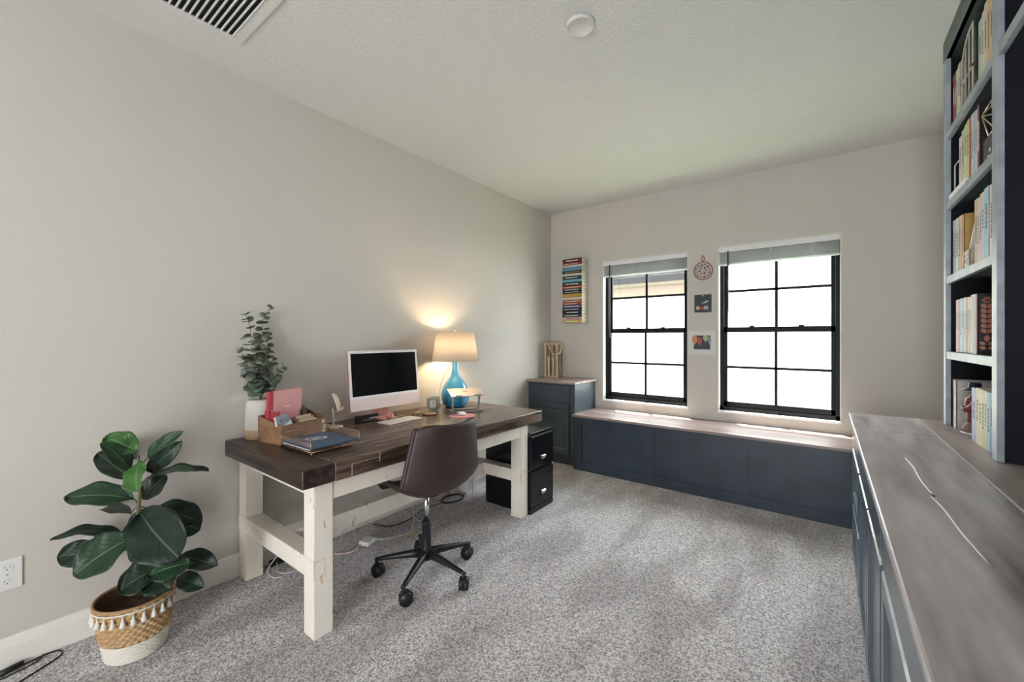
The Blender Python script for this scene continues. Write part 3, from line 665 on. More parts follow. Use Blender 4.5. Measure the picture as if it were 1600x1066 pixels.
b.build('label_print', mat('red brown print', (0.2, 0.07, 0.05), 0.8), lb)

# phone stand
ps = thing('phone_stand', 'cream pink phone stand with round foot and oval cradle beside the wooden box', 'phone stand', (-2.445, 1.388, TZ))
M_creampink = mat('cream pink plastic', (0.72, 0.58, 0.47), 0.4)
B().lathe([(0.046, TZ+0.0006), (0.048, TZ+0.003), (0.047, TZ+0.007), (0.012, TZ+0.009)], 36, Matrix.Translation((-2.445, 1.388, 0))).build('foot', M_creampink, ps)
B().cyl((-2.452, 1.382, TZ+0.008), (-2.455, 1.380, 0.885), 0.0065, 0.0065, 14).build('pole', M_creampink, ps)
TP = Matrix.Translation((-2.446, 1.388, 0.925)) @ Matrix.Rotation(0.75, 4, 'Z') @ Matrix.Rotation(-0.30, 4, 'Y')
B().grid(lambda u, v: (0.012*((2*u-1)**2)+0.006*math.cos(PI*(v-.5)), (2*u-1)*0.034*math.sqrt(max(0.02, 1-(2*v-1)**2*0.93)), (v-0.5)*0.115), 14, 16, T=TP).build('cradle', M_creampink, ps, solid=0.004)
B().box(0.0, 0.030, -0.032, 0.032, -0.056, -0.052, TP, bev=0.0015).box(0.026, 0.030, -0.030, -0.018, -0.052, -0.040, TP).box(0.026, 0.030, 0.018, 0.030, -0.052, -0.040, TP).build('cradle_lip', M_creampink, ps)

# stapler
sp = thing('stapler', 'black desktop stapler lying beside the computer foot', 'stapler', (-2.43, 1.60, TZ))
TSp = Matrix.Translation((-2.435, 1.612, TZ)) @ Matrix.Rotation(1.28, 4, 'Z')
B().box(-0.072, 0.075, -0.018, 0.018, 0.0006, 0.008, TSp, bev=0.003).build('stapler_base', M_black, sp)
B().box(-0.055, 0.070, -0.008, 0.008, 0.018, 0.028, TSp @ Matrix.Rotation(-0.06, 4, 'Y')).build('magazine', M_chrome, sp)
b = B(); b.box(-0.078, 0.072, -0.015, 0.015, 0.027, 0.047, TSp @ Matrix.Rotation(-0.06, 4, 'Y'), bev=0.006); b.box(-0.080, -0.040, -0.017, 0.017, 0.003, 0.045, TSp, bev=0.006); b.build('stapler_arm', M_black, sp)
# glass ball
gb = tag(B().sphere((-2.370, 1.742, TZ+0.0005+0.026), 0.026, 24).build('glass_ball', mat('amber red glass', (0.36, 0.07, 0.045), 0.05, col2=(0.6, 0.3, 0.22), vscale=30, coat=1)),
         'small amber red glass ball resting behind the keyboard', 'ornament')
# spectacles
gl = thing('eyeglasses', 'folded thin wire eyeglasses lying to the right of the computer foot', 'glasses', (-2.42, 1.90, TZ))
TG = Matrix.Translation((-2.415, 1.90, TZ)) @ Matrix.Rotation(1.45, 4, 'Z')
b = B()
for sx in (-1, 1):
    b.tube([(sx*0.034+0.026*math.cos(t), -0.002*math.sin(t), 0.024+0.021*math.sin(t)) for t in [2*PI*i/24 for i in range(24)]], 0.0013, 6, True)
b.tube(spline([(-0.009, 0, 0.028), (0, 0.002, 0.032), (0.009, 0, 0.028)], 5), 0.0013, 6)
b.bm.transform(TG); b.build('rims', M_gold, gl)
for sx in (-1, 1):
    b = B(); b.tube([TG @ Vector(p) for p in spline([(sx*0.061, 0, 0.030), (sx*0.06, -0.05, 0.018), (sx*0.02, -0.095, 0.004), (sx*0.0, -0.115, 0.002)], 6)], 0.0012, 6); b.build('temple', M_gold, gl)
ck = tag(B().box(-0.014, 0.014, -0.02, 0.02, 0.0005, 0.014, Matrix.Translation((-2.375, 1.955, TZ)) @ Matrix.Rotation(0.6, 4, 'Z'), bev=0.003).build('hair_clip', mat('horn brown plastic', (0.10, 0.05, 0.03), 0.3)), 'tiny dark brown clip beside the eyeglasses', 'clip')
ck2 = tag(B().box(-0.011, 0.011, -0.022, 0.022, 0.0005, 0.016, Matrix.Translation((-2.395, 2.005, TZ)) @ Matrix.Rotation(0.2, 4, 'Z'), bev=0.003).build('eraser', mat('cream eraser', (0.62, 0.54, 0.42), 0.7)), 'small cream eraser left of the candle jar', 'eraser')

# wooden organiser box
bx = thing('desk_organizer', 'warm brown wooden desk organizer box with sloping ends', 'organizer', (-2.36, 1.11, TZ))
ea = Vector((-0.252, 0.968, 0)); eb = Vector((-0.968, -0.252, 0)); O0 = Vector((-2.256, 0.985, TZ))
TB = Matrix(((eb.x, ea.x, 0, O0.x), (eb.y, ea.y, 0, O0.y), (0, 0, 1, O0.z), (0, 0, 0, 1)))    # local x to the back, y along the front
BL, BD, h0, h1, t = 0.300, 0.175, 0.098, 0.142, 0.009
for nm, y in (('end_panel', 0), ('end_panel', BL-t)):
    B().prism([(0, 0.0008), (BD, 0.0008), (BD, h1), (0.0, h0)], y, y+t, TB @ Matrix(((1, 0, 0, 0), (0, 0, 1, 0), (0, 1, 0, 0), (0, 0, 0, 1)))).build(nm, M_boxwood, bx)
B().box(0, t, t, BL-t, 0.0008, h0, TB).build('front_panel', M_boxwood, bx)
B().box(BD-t, BD, t, BL-t, 0.0008, h1, TB).build('back_panel', M_boxwood, bx)
B().box(t, BD-t, t, BL-t, 0.0008, 0.008, TB).build('bottom_panel', M_boxwood, bx)
B().prism([(t, 0.008), (BD-t, 0.008), (BD-t, h1-0.02), (t, h0-0.012)], BL*0.42, BL*0.42+0.006, TB @ Matrix(((1, 0, 0, 0), (0, 0, 1, 0), (0, 1, 0, 0), (0, 0, 0, 1)))).build('divider', M_boxwood, bx)
b = B()
for y_, z_, r_ in ((0.272, 0.075, 0.012), (0.278, 0.045, 0.013), (0.270, 0.022, 0.010)): b.cyl((-0.0012, y_, z_), (0.0, y_, z_), r_, r_, 14)
b.bm.transform(TB); b.build('sticker', mat('cream sticker', (0.66, 0.58, 0.44), 0.7), bx)
# things in the box
pb = thing('notebook', 'tall rose pink notebook with crimson spine standing in the wooden organizer', 'notebook', (-2.39, 1.07, TZ+0.009))
TPb = TB @ Matrix.Translation((0.118, 0.015, 0.009)) @ Matrix.Rotation(-0.06, 4, 'Y')
B().box(0, 0.003, 0.0, 0.20, 0, 0.262, TPb).box(0.018, 0.021, 0.0, 0.20, 0, 0.262, TPb).build('cover', mat('rose pink cover', (0.70, 0.33, 0.33), 0.5), pb)
B().box(-0.0008, 0.0218, -0.003, 0.022, 0, 0.2625, TPb, bev=0.002).build('spine', mat('crimson spine', (0.42, 0.035, 0.055), 0.5), pb)
B().box(0.003, 0.018, 0.02, 0.196, 0.004, 0.258, TPb).build('pages', M_pages, pb)
B().box(-0.0006, 0.0, 0.088, 0.128, 0.168, 0.173, TPb).build('title_line', M_paper, pb)
rb = thing('crimson_book', 'thin crimson book leaning at the left end of the wooden organizer', 'book', (-2.33, 1.0, TZ+0.009))
TRb = TB @ Matrix.Translation((0.05, 0.012, 0.009)) @ Matrix.Rotation(-0.05, 4, 'X')
B().box(0, 0.10, 0, 0.011, 0, 0.16, TRb, bev=0.001).build('cover', mat('dark crimson', (0.30, 0.03, 0.045), 0.5), rb)
B().box(0.002, 0.0995, 0.002, 0.009, 0.002, 0.161, TRb).build('pages', M_pages, rb)
gc = thing('greeting_card', 'blue grey and white pointed card packet leaning in the left compartment of the organizer', 'card', (-2.30, 1.04, TZ+0.009))
TGc = TB @ Matrix.Translation((0.030, 0.030, 0.012)) @ Matrix.Rotation(0.35, 4, 'X') @ Matrix.Rotation(0.12, 4, 'Y')
B().prism([(0, 0), (0.075, 0.0), (0.085, 0.08), (0.07, 0.125), (0.01, 0.135), (0.0, 0.09)], -0.012, 0, TGc @ Matrix(((0, 0, 1, 0), (1, 0, 0, 0), (0, 1, 0, 0), (0, 0, 0, 1)))).build('packet', mat('off white packet', (0.68, 0.68, 0.70), 0.5), gc)
B().prism([(0.0, 0.07), (0.084, 0.082), (0.07, 0.126), (0.01, 0.136), (0.0, 0.09)], -0.0135, -0.0122, TGc @ Matrix(((0, 0, 1, 0), (1, 0, 0, 0), (0, 1, 0, 0), (0, 0, 0, 1)))).build('print_panel', mat('slate blue print', (0.12, 0.16, 0.21), 0.5, col2=(0.3, 0.33, 0.36), vscale=30), gc)
for k, (dx, dz, c, lb_) in enumerate(((0.020, 0.085, (0.66, 0.56, 0.40), 'cream envelope lying frontmost in the right compartment of the organizer'), (0.042, 0.096, (0.50, 0.38, 0.24), 'tan kraft envelope behind the cream one in the organizer'), (0.066, 0.104, (0.62, 0.5, 0.38), 'pale buff envelope behind the tan one in the organizer'))):
    Te = TB @ Matrix.Translation((dx, 0.142+0.006*k, 0.010)) @ Matrix.Rotation(0.12, 4, 'Y')
    en = B().box(0, 0.010, 0, 0.11-0.004*k, 0, dz+0.006, Te, bev=0.002).build('envelope', mat('envelope paper %d' % k, c, 0.8)); tag(en, lb_, 'envelope', 'envelopes in the organizer')
dc = thing('desk_brush', 'dark tapered brush with green tip at the right end of the organizer', 'brush', (-2.42, 1.24, TZ+0.01))
TD = TB @ Matrix.Translation((0.10, 0.255, 0.010))
B().box(0, 0.028, -0.018, 0.016, 0, 0.145, TD @ Matrix.Rotation(0.2, 4, 'X'), bev=0.004).build('brush_body', mat('very dark brown', (0.03, 0.014, 0.010), 0.5), dc)
B().box(0.004, 0.018, -0.010, 0.010, 0.145, 0.163, TD @ Matrix.Rotation(0.2, 4, 'X'), bev=0.004).build('brush_tip', mat('muted green', (0.08, 0.11, 0.05), 0.7), dc)

# wire letter tray and folders
wt = thing('wire_tray', 'copper wire letter tray on the near corner of the desk', 'tray', (-2.09, 1.09, TZ))
TW = Matrix.Translation((-2.088, 1.106, TZ)) @ Matrix.Rotation(0.035, 4, 'Z')
hx, hy = 0.150, 0.131; zb_, zt_ = 0.016, 0.070
M_copper = mat('copper wire', (0.42, 0.28, 0.20), 0.35, 0.9)
b = B()
def T3(p): return TW @ Vector(p)
for z in (zb_,): b.tube([T3(p) for p in ((-hx, -hy, z), (hx, -hy, z), (hx, hy, z), (-hx, hy, z))], 0.0022, 6, True)
b.tube([T3(p) for p in ((hx, -hy, zb_), (hx-0.01, -hy, zt_), (-hx, -hy, zt_), (-hx, hy, zt_), (hx-0.01, hy, zt_), (hx, hy, zb_))], 0.0022, 6)
for k in range(5): x = -hx+2*hx*(k+0.5)/5; b.tube([T3((x, -hy, zb_)), T3((x, hy, zb_))], 0.0016, 6)
b.build('tray_frame', M_copper, wt)
b = B()
for s_ in (-1, 1):
    for k in range(1, 24): x = -hx+2*hx*k/24; b.tube([T3((x, s_*hy, zb_)), T3((x, s_*hy, zt_))], 0.0007, 4)
    for k in range(1, 4): z = zb_+(zt_-zb_)*k/4; b.tube([T3((-hx, s_*hy, z)), T3((hx-0.004, s_*hy, z))], 0.0007, 4)
for k in range(1, 18): y = -hy+2*hy*k/18; b.tube([T3((-hx, y, zb_)), T3((-hx, y, zt_))], 0.0007, 4)
for k in range(1, 4): z = zb_+(zt_-zb_)*k/4; b.tube([T3((-hx, -hy, z)), T3((-hx, hy, z))], 0.0007, 4)
b.build('wire_mesh', M_copper, wt)
for sx in (-1, 1):
    for sy in (-1, 1):
        B().tube([T3((sx*hx, sy*hy, 0.001)), T3((sx*hx, sy*hy, zb_))], 0.003, 8).build('foot', M_copper, wt)
fo = thing('folder', 'blue document folder with a white oval bolt emblem in the wire tray', 'folder', (-2.09, 1.09, TZ+0.03))
B().box(-hx+0.008, hx-0.006, -hy+0.006, hy-0.006, 0.0300, 0.0345, TW, bev=0.001).build('cover', mat('blue card cover', (0.060, 0.115, 0.20), 0.45), fo)
b = B(); TE = TW @ Matrix.Translation((-0.035, -0.005, 0.0348)) @ Matrix.Rotation(1.25, 4, 'Z')
n = 40; v = []; f = []
for i in range(n):
    a = 2*PI*i/n; v += [(0.056*math.cos(a), 0.034*math.sin(a), 0), (0.044*math.cos(a), 0.023*math.sin(a), 0)]
f = [(2*i, 2*((i+1) % n), 2*((i+1) % n)+1, 2*i+1) for i in range(n)]
b._add(v, f, TE); b._add([(-0.030, -0.030, .0001), (0.004, -0.002, .0001), (-0.006, 0.002, .0001)], [(0, 1, 2)], TE)
b._add([(-0.016, -0.003, .0002), (0.012, -0.003, .0002), (0.014, 0.004, .0002), (-0.010, 0.006, .0002)], [(0, 1, 2, 3)], TE)
b._add([(0.002, 0.004, .0001), (0.010, 0.000, .0001), (0.030, 0.024, .0001)], [(0, 1, 2)], TE)
b.build('emblem', M_paper, fo)
f2 = tag(B().box(-hx+0.012, hx-0.012, -hy+0.010, hy-0.010, 0.0255, 0.0295, TW).build('dark_folder', mat('navy black card', (0.018, 0.02, 0.035), 0.5)), 'dark navy folder lying under the blue folder in the wire tray', 'folder')
f3 = tag(B().box(-hx+0.010, hx-0.03, -hy+0.006, hy-0.012, 0.0195, 0.0250, TW).build('paper_stack', M_paper), 'white papers lying at the bottom of the wire tray', 'papers')

# ------------------------------------------------------------------ books in the bookcase
BOOKCOL = {}
def bookmat(c, rough=0.55):
    k = tuple(round(x, 3) for x in c)
    if k not in BOOKCOL: BOOKCOL[k] = mat('book cover %d' % len(BOOKCOL), c, rough, var=0.12, vscale=25)
    return BOOKCOL[k]
M_titledark = mat('dark title print', (0.20, 0.17, 0.17), 0.6); M_titlelight = mat('light title print', (0.72, 0.70, 0.66), 0.6); M_gilt = mat('gilt print', (0.55, 0.40, 0.16), 0.4)
def book(y0, y1, z0, h, col, label, group, depth=0.17, x=0.492, title=None, lean=0.0):
    r = thing('book', label, 'book', (x+depth/2, (y0+y1)/2, z0), group=group)
    g = 0.0006; y0 += g; y1 -= g; t = min(0.0025, (y1-y0)*0.18)
    T = Matrix.Translation((0, (y0+y1)/2, z0)) @ Matrix.Rotation(lean, 4, 'X') @ Matrix.Translation((0, -(y0+y1)/2, -z0))
    b = B(); b.box(x, x+depth, y0, y0+t, z0+0.0005, z0+h, T); b.box(x, x+depth, y1-t, y1, z0+0.0005, z0+h, T); b.box(x-0.001, x+0.003, y0, y1, z0+0.0005, z0+h, T, bev=0.001, seg=1)
    b.build('cover', bookmat(col), r)
    B().box(x+0.003, x+depth-0.004, y0+t, y1-t, z0+0.004, z0+h-0.004, T).build('pages', M_pages, r)
    lum = sum(col)/3; tm = title or (M_titledark if lum > 0.25 else M_titlelight)
    b = B(); yc = (y0+y1)/2; hw = (y1-y0)*0.17; rr = random.Random(int(y0*9999)); z = z0+h*rr.uniform(0.72, 0.8); end = z0+h*rr.uniform(0.3, 0.5)
    while z > end:
        l = rr.uniform(0.006, 0.016); b.box(x-0.0016, x-0.001, yc-hw, yc+hw, z-l, z, T); z -= l+rr.uniform(0.002, 0.005)
    b.build('title', tm, r)
    return r
RED = (0.42, 0.07, 0.06); TEAL = (0.06, 0.14, 0.16); CREAM = (0.66, 0.62, 0.50); BEIGE = (0.45, 0.37, 0.28); PINK = (0.68, 0.42, 0.40); GREEN = (0.42, 0.55, 0.42)
YEL = (0.72, 0.56, 0.22); PEACH = (0.72, 0.46, 0.32); LBLUE = (0.36, 0.52, 0.60); LAV = (0.42, 0.44, 0.58); WHT = (0.70, 0.69, 0.67); MAUVE = (0.42, 0.26, 0.32); TAN = (0.60, 0.45, 0.27); NAVY = (0.05, 0.10, 0.2)
ga, gb_, gc_, gd, ge = 'books on the top shelf', 'books on the second shelf', 'books on the third shelf', 'books on the fourth shelf', 'books on the counter under the bookcase'
z = SH[0]
for a in ((2.862, 2.902, 0.262, RED, 'red book farthest back on the top shelf'), (2.838, 2.861, 0.262, TEAL, 'dark teal book beside the red one on the top shelf'),
          (2.806, 2.837, 0.258, CREAM, 'cream book right of the dark teal one, top shelf'), (2.775, 2.805, 0.268, (0.62, 0.60, 0.46), 'taller cream book, top shelf, second left of the lantern'),
          (2.748, 2.774, 0.262, BEIGE, 'beige brown book touching the lantern side on the top shelf'),
          (2.432, 2.480, 0.268, GREEN, 'pale green book just right of the lantern on the top shelf'), (2.404, 2.431, 0.278, (0.68, 0.64, 0.52), 'cream book right of the pale green one on the top shelf'),
          (2.363, 2.403, 0.292, (0.72, 0.56, 0.52), 'pale pink book in the near group on the top shelf'), (2.331, 2.362, 0.29, PEACH, 'peach book in the near group on the top shelf'),
          (2.290, 2.330, 0.285, YEL, 'yellow book in the near group on the top shelf'), (2.255, 2.289, 0.275, (0.62, 0.20, 0.15), 'coral red book nearest the stile on the top shelf'),
          (2.215, 2.254, 0.27, (0.3, 0.4, 0.42), 'grey blue book behind the stile on the top shelf')):
    book(a[0], a[1], z, a[2], a[3], a[4], ga)
z = SH[1]
fb = B().box(0.475, 0.62, 2.60, 2.89, z+0.0006, z+0.030, bev=0.002).build('flat_box', M_paper)
tag(fb, 'flat cream white box lying under the books on the second shelf', 'box')
be = thing('wire_bookend', 'thin white wire bookend at the far end of the second shelf', 'bookend', (0.5, 2.82, z+0.031))
B().tube([(0.492, 2.868, z+0.033), (0.492, 2.868, z+0.165), (0.492, 2.79, z+0.165)], 0.0025, 6).tube([(0.60, 2.868, z+0.033), (0.60, 2.868, z+0.165), (0.60, 2.79, z+0.165)], 0.0025, 6).tube([(0.492, 2.868, z+0.033), (0.60, 2.868, z+0.033)], 0.0025, 6).build('wire', M_white, be)
z2 = z+0.031
for a in ((2.742, 2.786, 0.238, (0.70, 0.52, 0.48), 'pink cream book at the far left of the second shelf row'), (2.690, 2.741, 0.252, GREEN, 'thick mint green book on the second shelf'),
          (2.655, 2.689, 0.258, (0.70, 0.62, 0.30), 'pale yellow book on the second shelf'), (2.612, 2.654, 0.262, (0.62, 0.50, 0.24), 'ochre yellow book on the second shelf')):
    book(a[0], a[1], z2, a[2]-0.005, a[3], a[4], gb_)
for a in ((2.578, 2.599, 0.285, (0.62, 0.22, 0.24), 'thin raspberry red book on the second shelf'), (2.553, 2.577, 0.285, (0.72, 0.60, 0.60), 'pale pink white book on the second shelf'),
          (2.522, 2.552, 0.282, LBLUE, 'light blue book on the second shelf'), (2.496, 2.521, 0.277, (0.5, 0.55, 0.62), 'grey blue book on the second shelf'), (2.478, 2.495, 0.285, (0.50, 0.08, 0.09), 'thin dark red book near the end of the second shelf row'), (2.460, 2.4775, 0.284, (0.012, 0.010, 0.012), 'black book at the near end of the second shelf row')):
    book(a[0], a[1], z, a[2], a[3], a[4], gb_)
z = SH[2]
x0 = 2.902
for wd, h, c, lb in ((0.022, 0.268, WHT, 'white book touching the far panel on the third shelf'), (0.034, 0.266, LBLUE, 'pale blue book second from the far panel on the third shelf'), (0.026, 0.266, (0.5, 0.58, 0.44), 'sage green book on the third shelf'),
                     (0.020, 0.264, CREAM, 'cream book between the sage and mauve ones on the third shelf'), (0.018, 0.264, MAUVE, 'thin mauve book on the third shelf'), (0.016, 0.262, (0.66, 0.40, 0.40), 'thin rose book on the third shelf'),
                     (0.022, 0.262, (0.70, 0.44, 0.26), 'pale orange book next to the mustard one on the third shelf')):
    book(x0-wd, x0, z, h, c, lb, gc_); x0 -= wd+0.0008
book(x0-0.036, x0, z, 0.258, (0.50, 0.30, 0.07), 'thick mustard book with its broad side showing on the third shelf', gc_, depth=0.21)
x0 = 2.655
for wd, h, c, lb in ((0.030, 0.078, WHT, 'low white notebook, farthest of the small ones on the third shelf'), (0.026, 0.080, (0.66, 0.60, 0.5), 'low cream notebook in the small group on the third shelf'), (0.022, 0.080, BEIGE, 'low beige notebook, nearest of the small ones on the third shelf')):
    book(x0-wd, x0, z, h, c, lb, gc_, depth=0.11, x=0.485); x0 -= wd+0.001
l1 = tag(B().box(0.50, 0.62, -0.007, 0.007, 0, 0.15, Matrix.Translation((0, 2.668, z+0.083)) @ Matrix.Rotation(0.75, 4, 'X')).build('leaning_notebook', M_paper), 'thin white notebook leaning across the low notebooks on the third shelf', 'notebook')
x0 = 2.534
for wd, h, c, lb in ((0.048, 0.272, TAN, 'tan book with a red top band, third shelf'), (0.026, 0.268, (0.62, 0.64, 0.64), 'grey white book right of the tan one, third shelf'), (0.026, 0.276, (0.7, 0.5, 0.52), 'pink book in the near group, third shelf'),
                     (0.030, 0.276, (0.68, 0.60, 0.62), 'pale rose white book in the near group, third shelf'), (0.054, 0.282, (0.34, 0.56, 0.66), 'sky blue book in the near group, third shelf'), (0.010, 0.26, NAVY, 'very thin navy book, third shelf'),
                     (0.048, 0.276, (0.74, 0.60, 0.56), 'blush pink book nearest the stile, third shelf')):
    book(x0-wd, x0, z, h, c, lb, gc_); x0 -= wd+0.0008
z = SH[3]; x0 = 2.842
for wd, h, c, lb in ((0.040, 0.246, (0.68, 0.46, 0.47), 'rose pink book farthest left on the fourth shelf'), (0.034, 0.246, (0.50, 0.30, 0.34), 'dusty mauve book on the fourth shelf'), (0.034, 0.247, (0.52, 0.58, 0.66), 'pale blue book on the fourth shelf'),
                     (0.034, 0.246, (0.42, 0.50, 0.56), 'slate blue book on the fourth shelf'), (0.028, 0.247, WHT, 'white book on the fourth shelf'), (0.026, 0.244, MAUVE, 'thin plum book on the fourth shelf'),
                     (0.028, 0.244, (0.72, 0.60, 0.42), 'cream yellow book on the fourth shelf'), (0.030, 0.242, (0.70, 0.56, 0.46), 'peach cream book on the fourth shelf')):
    book(x0-wd, x0, z, h, c, lb, gd); x0 -= wd+0.0008
tb = thing('book', 'thick black book with copper floral cover and white rose spine on the fourth shelf', 'book', (0.58, 2.5, z), group=gd)
y1_, y0_ = 2.552, 2.470
B().box(0.487, 0.70, y0_, y0_+0.003, z+0.0006, z+0.246).box(0.487, 0.70, y1_-0.003, y1_, z+0.0006, z+0.246).build('cover', mat('black floral cover', (0.012, 0.012, 0.018), 0.4), tb)
B().box(0.484, 0.490, y0_, y0_+0.028, z+0.0006, z+0.246).build('spine_edge', mat('rose spine edge', (0.36, 0.17, 0.16), 0.5), tb)
B().box(0.484, 0.490, y0_+0.028, y1_, z+0.0006, z+0.246).build('spine', M_paper, tb)
B().box(0.491, 0.695, y0_+0.003, y1_-0.003, z+0.004, z+0.242).build('pages', M_pages, tb)
b = B(); zc = z; xc = 0.513; yy = y0_-0.0004
def petal(cx, cz, L, W, a): 
    pts = [(L*k/8, W*math.sin(PI*k/8)) for k in range(9)]+[(L*k/8, -W*math.sin(PI*k/8)) for k in range(7, 0, -1)]
    b._add([(cx+p*math.cos(a)-q*math.sin(a), yy, cz+p*math.sin(a)+q*math.cos(a)) for p, q in pts], [tuple(range(len(pts)))])
for k in range(6):
    for s_ in (-1, 1): petal(xc+s_*0.002, z+0.085+k*0.020, 0.024, 0.008, PI/2-s_*0.6)
for k in range(6): petal(xc, z+0.218, 0.015, 0.006, k*PI/3)
for k in range(2):
    for s_ in (-1, 1): petal(xc+s_*0.002, z+0.022+k*0.018, 0.022, 0.007, PI/2-s_*1.15)
petal(xc, z+0.05, 0.03, 0.009, PI/2)
b.build('cover_print', mat('copper print', (0.50, 0.20, 0.12), 0.45), tb)
z = 0.901
book(2.876, 2.904, z, 0.228, (0.68, 0.62, 0.63), 'thick white book in the far corner of the counter shelf', ge); book(2.862, 2.8755, z, 0.226, (0.66, 0.36, 0.40), 'thin pink book beside the thick white one on the counter shelf', ge)
book(2.848, 2.8615, z, 0.225, (0.55, 0.30, 0.34), 'thin rose book against the large pale album on the counter shelf', ge)
al = thing('book', 'large pale grey album whose broad side faces the figurine on the counter shelf', 'book', (0.60, 2.83, z), group=ge)
B().box(0.487, 0.772, 2.812, 2.8155, z, z+0.226).box(0.487, 0.772, 2.842, 2.8455, z, z+0.226).box(0.485, 0.490, 2.812, 2.8455, z, z+0.226).build('cover', mat('pale grey album cloth', (0.60, 0.57, 0.52), 0.7), al)
B().box(0.490, 0.768, 2.8155, 2.842, z+0.004, z+0.222).build('pages', M_pages, al)
x0 = 2.545
for wd, h, c, lb in ((0.062, 0.222, LAV, 'lavender blue book at the left of the near row on the counter shelf'), (0.040, 0.226, (0.72, 0.62, 0.46), 'cream peach book in the near row on the counter shelf'), (0.036, 0.226, (0.74, 0.68, 0.46), 'pale yellow book in the near row on the counter shelf'),
                     (0.034, 0.225, (0.70, 0.58, 0.30), 'golden yellow book in the near row on the counter shelf'), (0.030, 0.225, (0.62, 0.66, 0.56), 'pale sage book in the near row on the counter shelf'), (0.036, 0.224, (0.40, 0.52, 0.62), 'sky grey book in the near row on the counter shelf'),
                     (0.034, 0.226, (0.16, 0.28, 0.40), 'blue book with a tan top nearest the stile on the counter shelf')):
    book(x0-wd, x0, z, h, c, lb, ge, x=0.486); x0 -= wd+0.0008

# shelf ornaments
lt = thing('window_lantern', 'black lantern with a cream arched window front on the top shelf', 'lantern', (0.58, 2.6, SH[0]))
z = SH[0]; ya, yb = 2.548, 2.735; zt = z+0.325
B().box(0.50, 0.64, ya+0.004, yb-0.03, z+0.0006, zt-0.012).build('lantern_box', M_black, lt)
b = B(); X0, X1 = 0.4885, 0.4915
b.box(X0, X1, ya, ya+0.016, z+0.0006, zt); b.box(X0, X1, yb-0.014, yb, z+0.0006, z+0.20); b.box(X0, X1, ya, yb, z+0.0006, z+0.014)
b.box(X0, X1, ya+0.06, ya+0.068, z, z+0.30); b.box(X0, X1, ya+0.115, ya+0.123, z, z+0.27); b.box(X0, X1, ya, yb, z+0.135, z+0.146)
P_ = [((X0+X1)/2, yb-0.007-(yb-ya-0.014)*(1-math.cos(t)), z+0.20+0.118*math.sin(t)) for t in [PI/2*i/14 for i in range(15)]]
b.tube(P_, 0.0035, 6); b.build('window_front', mat('weathered cream wood', (0.50, 0.46, 0.38), 0.7, var=0.3, vscale=20), lt)
wo = thing('wire_polyhedron', 'gold wire geometric ornament perched on a black box on the second shelf', 'ornament', (0.53, 2.36, SH[1]+0.118))
gx, gy, gz = 0.545, 2.355, SH[1]+0.119
pv = [(0, 0, 0.165), (-0.055, 0.07, 0.095), (0.05, 0.06, 0.095), (0.05, -0.06, 0.095), (-0.055, -0.05, 0.105), (-0.045, 0.035, 0.002), (0.035, 0.035, 0.002), (0.035, -0.035, 0.002), (-0.045, -0.04, 0.002)]
b = B()
for i, j in ((0, 1), (0, 2), (0, 3), (0, 4), (1, 2), (2, 3), (3, 4), (4, 1), (1, 5), (2, 6), (3, 7), (4, 8), (5, 6), (6, 7), (7, 8), (8, 5), (1, 8)): b.tube([Vector(pv[i])+Vector((gx, gy, gz)), Vector(pv[j])+Vector((gx, gy, gz))], 0.0022, 6)
b.build('wire_frame', mat('bright gold wire', (0.75, 0.62, 0.45), 0.3, 0.8), wo)
bb = thing('black_box', 'black keepsake box with small silver marks on the second shelf', 'box', (0.57, 2.35, SH[1]))
B().box(0.496, 0.64, 2.275, 2.438, SH[1]+0.0006, SH[1]+0.116, bev=0.003).build('box_body', M_black, bb)
B().box(0.4955, 0.4962, 2.345, 2.362, SH[1]+0.05, SH[1]+0.062).box(0.4955, 0.4962, 2.33, 2.35, SH[1]+0.03, SH[1]+0.036).box(0.4955, 0.4962, 2.36, 2.38, SH[1]+0.034, SH[1]+0.04).build('silver_mark', M_titlelight, bb)

pl = tag(B().lathe([(0.030, 0.0006), (0.034, 0.008), (0.050, 0.016), (0.056, 0.020), (0.054, 0.022), (0.001, 0.018)], 36, Matrix.Translation((0.522, 2.628, 0.90))).build('dish', mat('white glazed china', (0.78, 0.79, 0.82), 0.2)), 'small white footed dish under the figurine', 'dish')
fg = thing('figurine', 'small carved figurine in a red robe and wide dark blue hat on the white dish', 'figurine', (0.53, 2.628, 0.922))
TF = Matrix.Translation((0.510, 2.628, 0.9195))
M_redrobe = mat('mottled red glaze', (0.30, 0.035, 0.03), 0.35, col2=(0.12, 0.05, 0.04), vscale=60)
b = B(); b.lathe([(0.034, 0.0), (0.042, 0.006), (0.040, 0.018), (0.030, 0.034), (0.022, 0.048)], 24, TF, sy=0.85); b.build('rock_base', mat('brown clay', (0.12, 0.06, 0.04), 0.6, col2=(0.25, 0.16, 0.12), vscale=50), fg)
b = B(); b.lathe([(0.022, 0.046), (0.026, 0.058), (0.024, 0.080), (0.027, 0.105), (0.031, 0.128), (0.028, 0.146), (0.015, 0.158), (0.009, 0.162)], 28, TF, sy=0.8); b.build('robe', M_redrobe, fg)
b = B()
for s_ in (-1, 1): b.tube([TF @ Vector(p) for p in spline([(0.0, s_*0.020, 0.142), (-0.012, s_*0.030, 0.118), (-0.026, s_*0.018, 0.102), (-0.032, s_*0.004, 0.104)], 5)], [0.010, 0.010, 0.0105, 0.011, 0.011, 0.011, 0.011, 0.011, 0.0115, 0.012, 0.0125, 0.013, 0.012, 0.009, 0.006, 0.004][:16], 10)
b.build('sleeves', M_redrobe, fg)
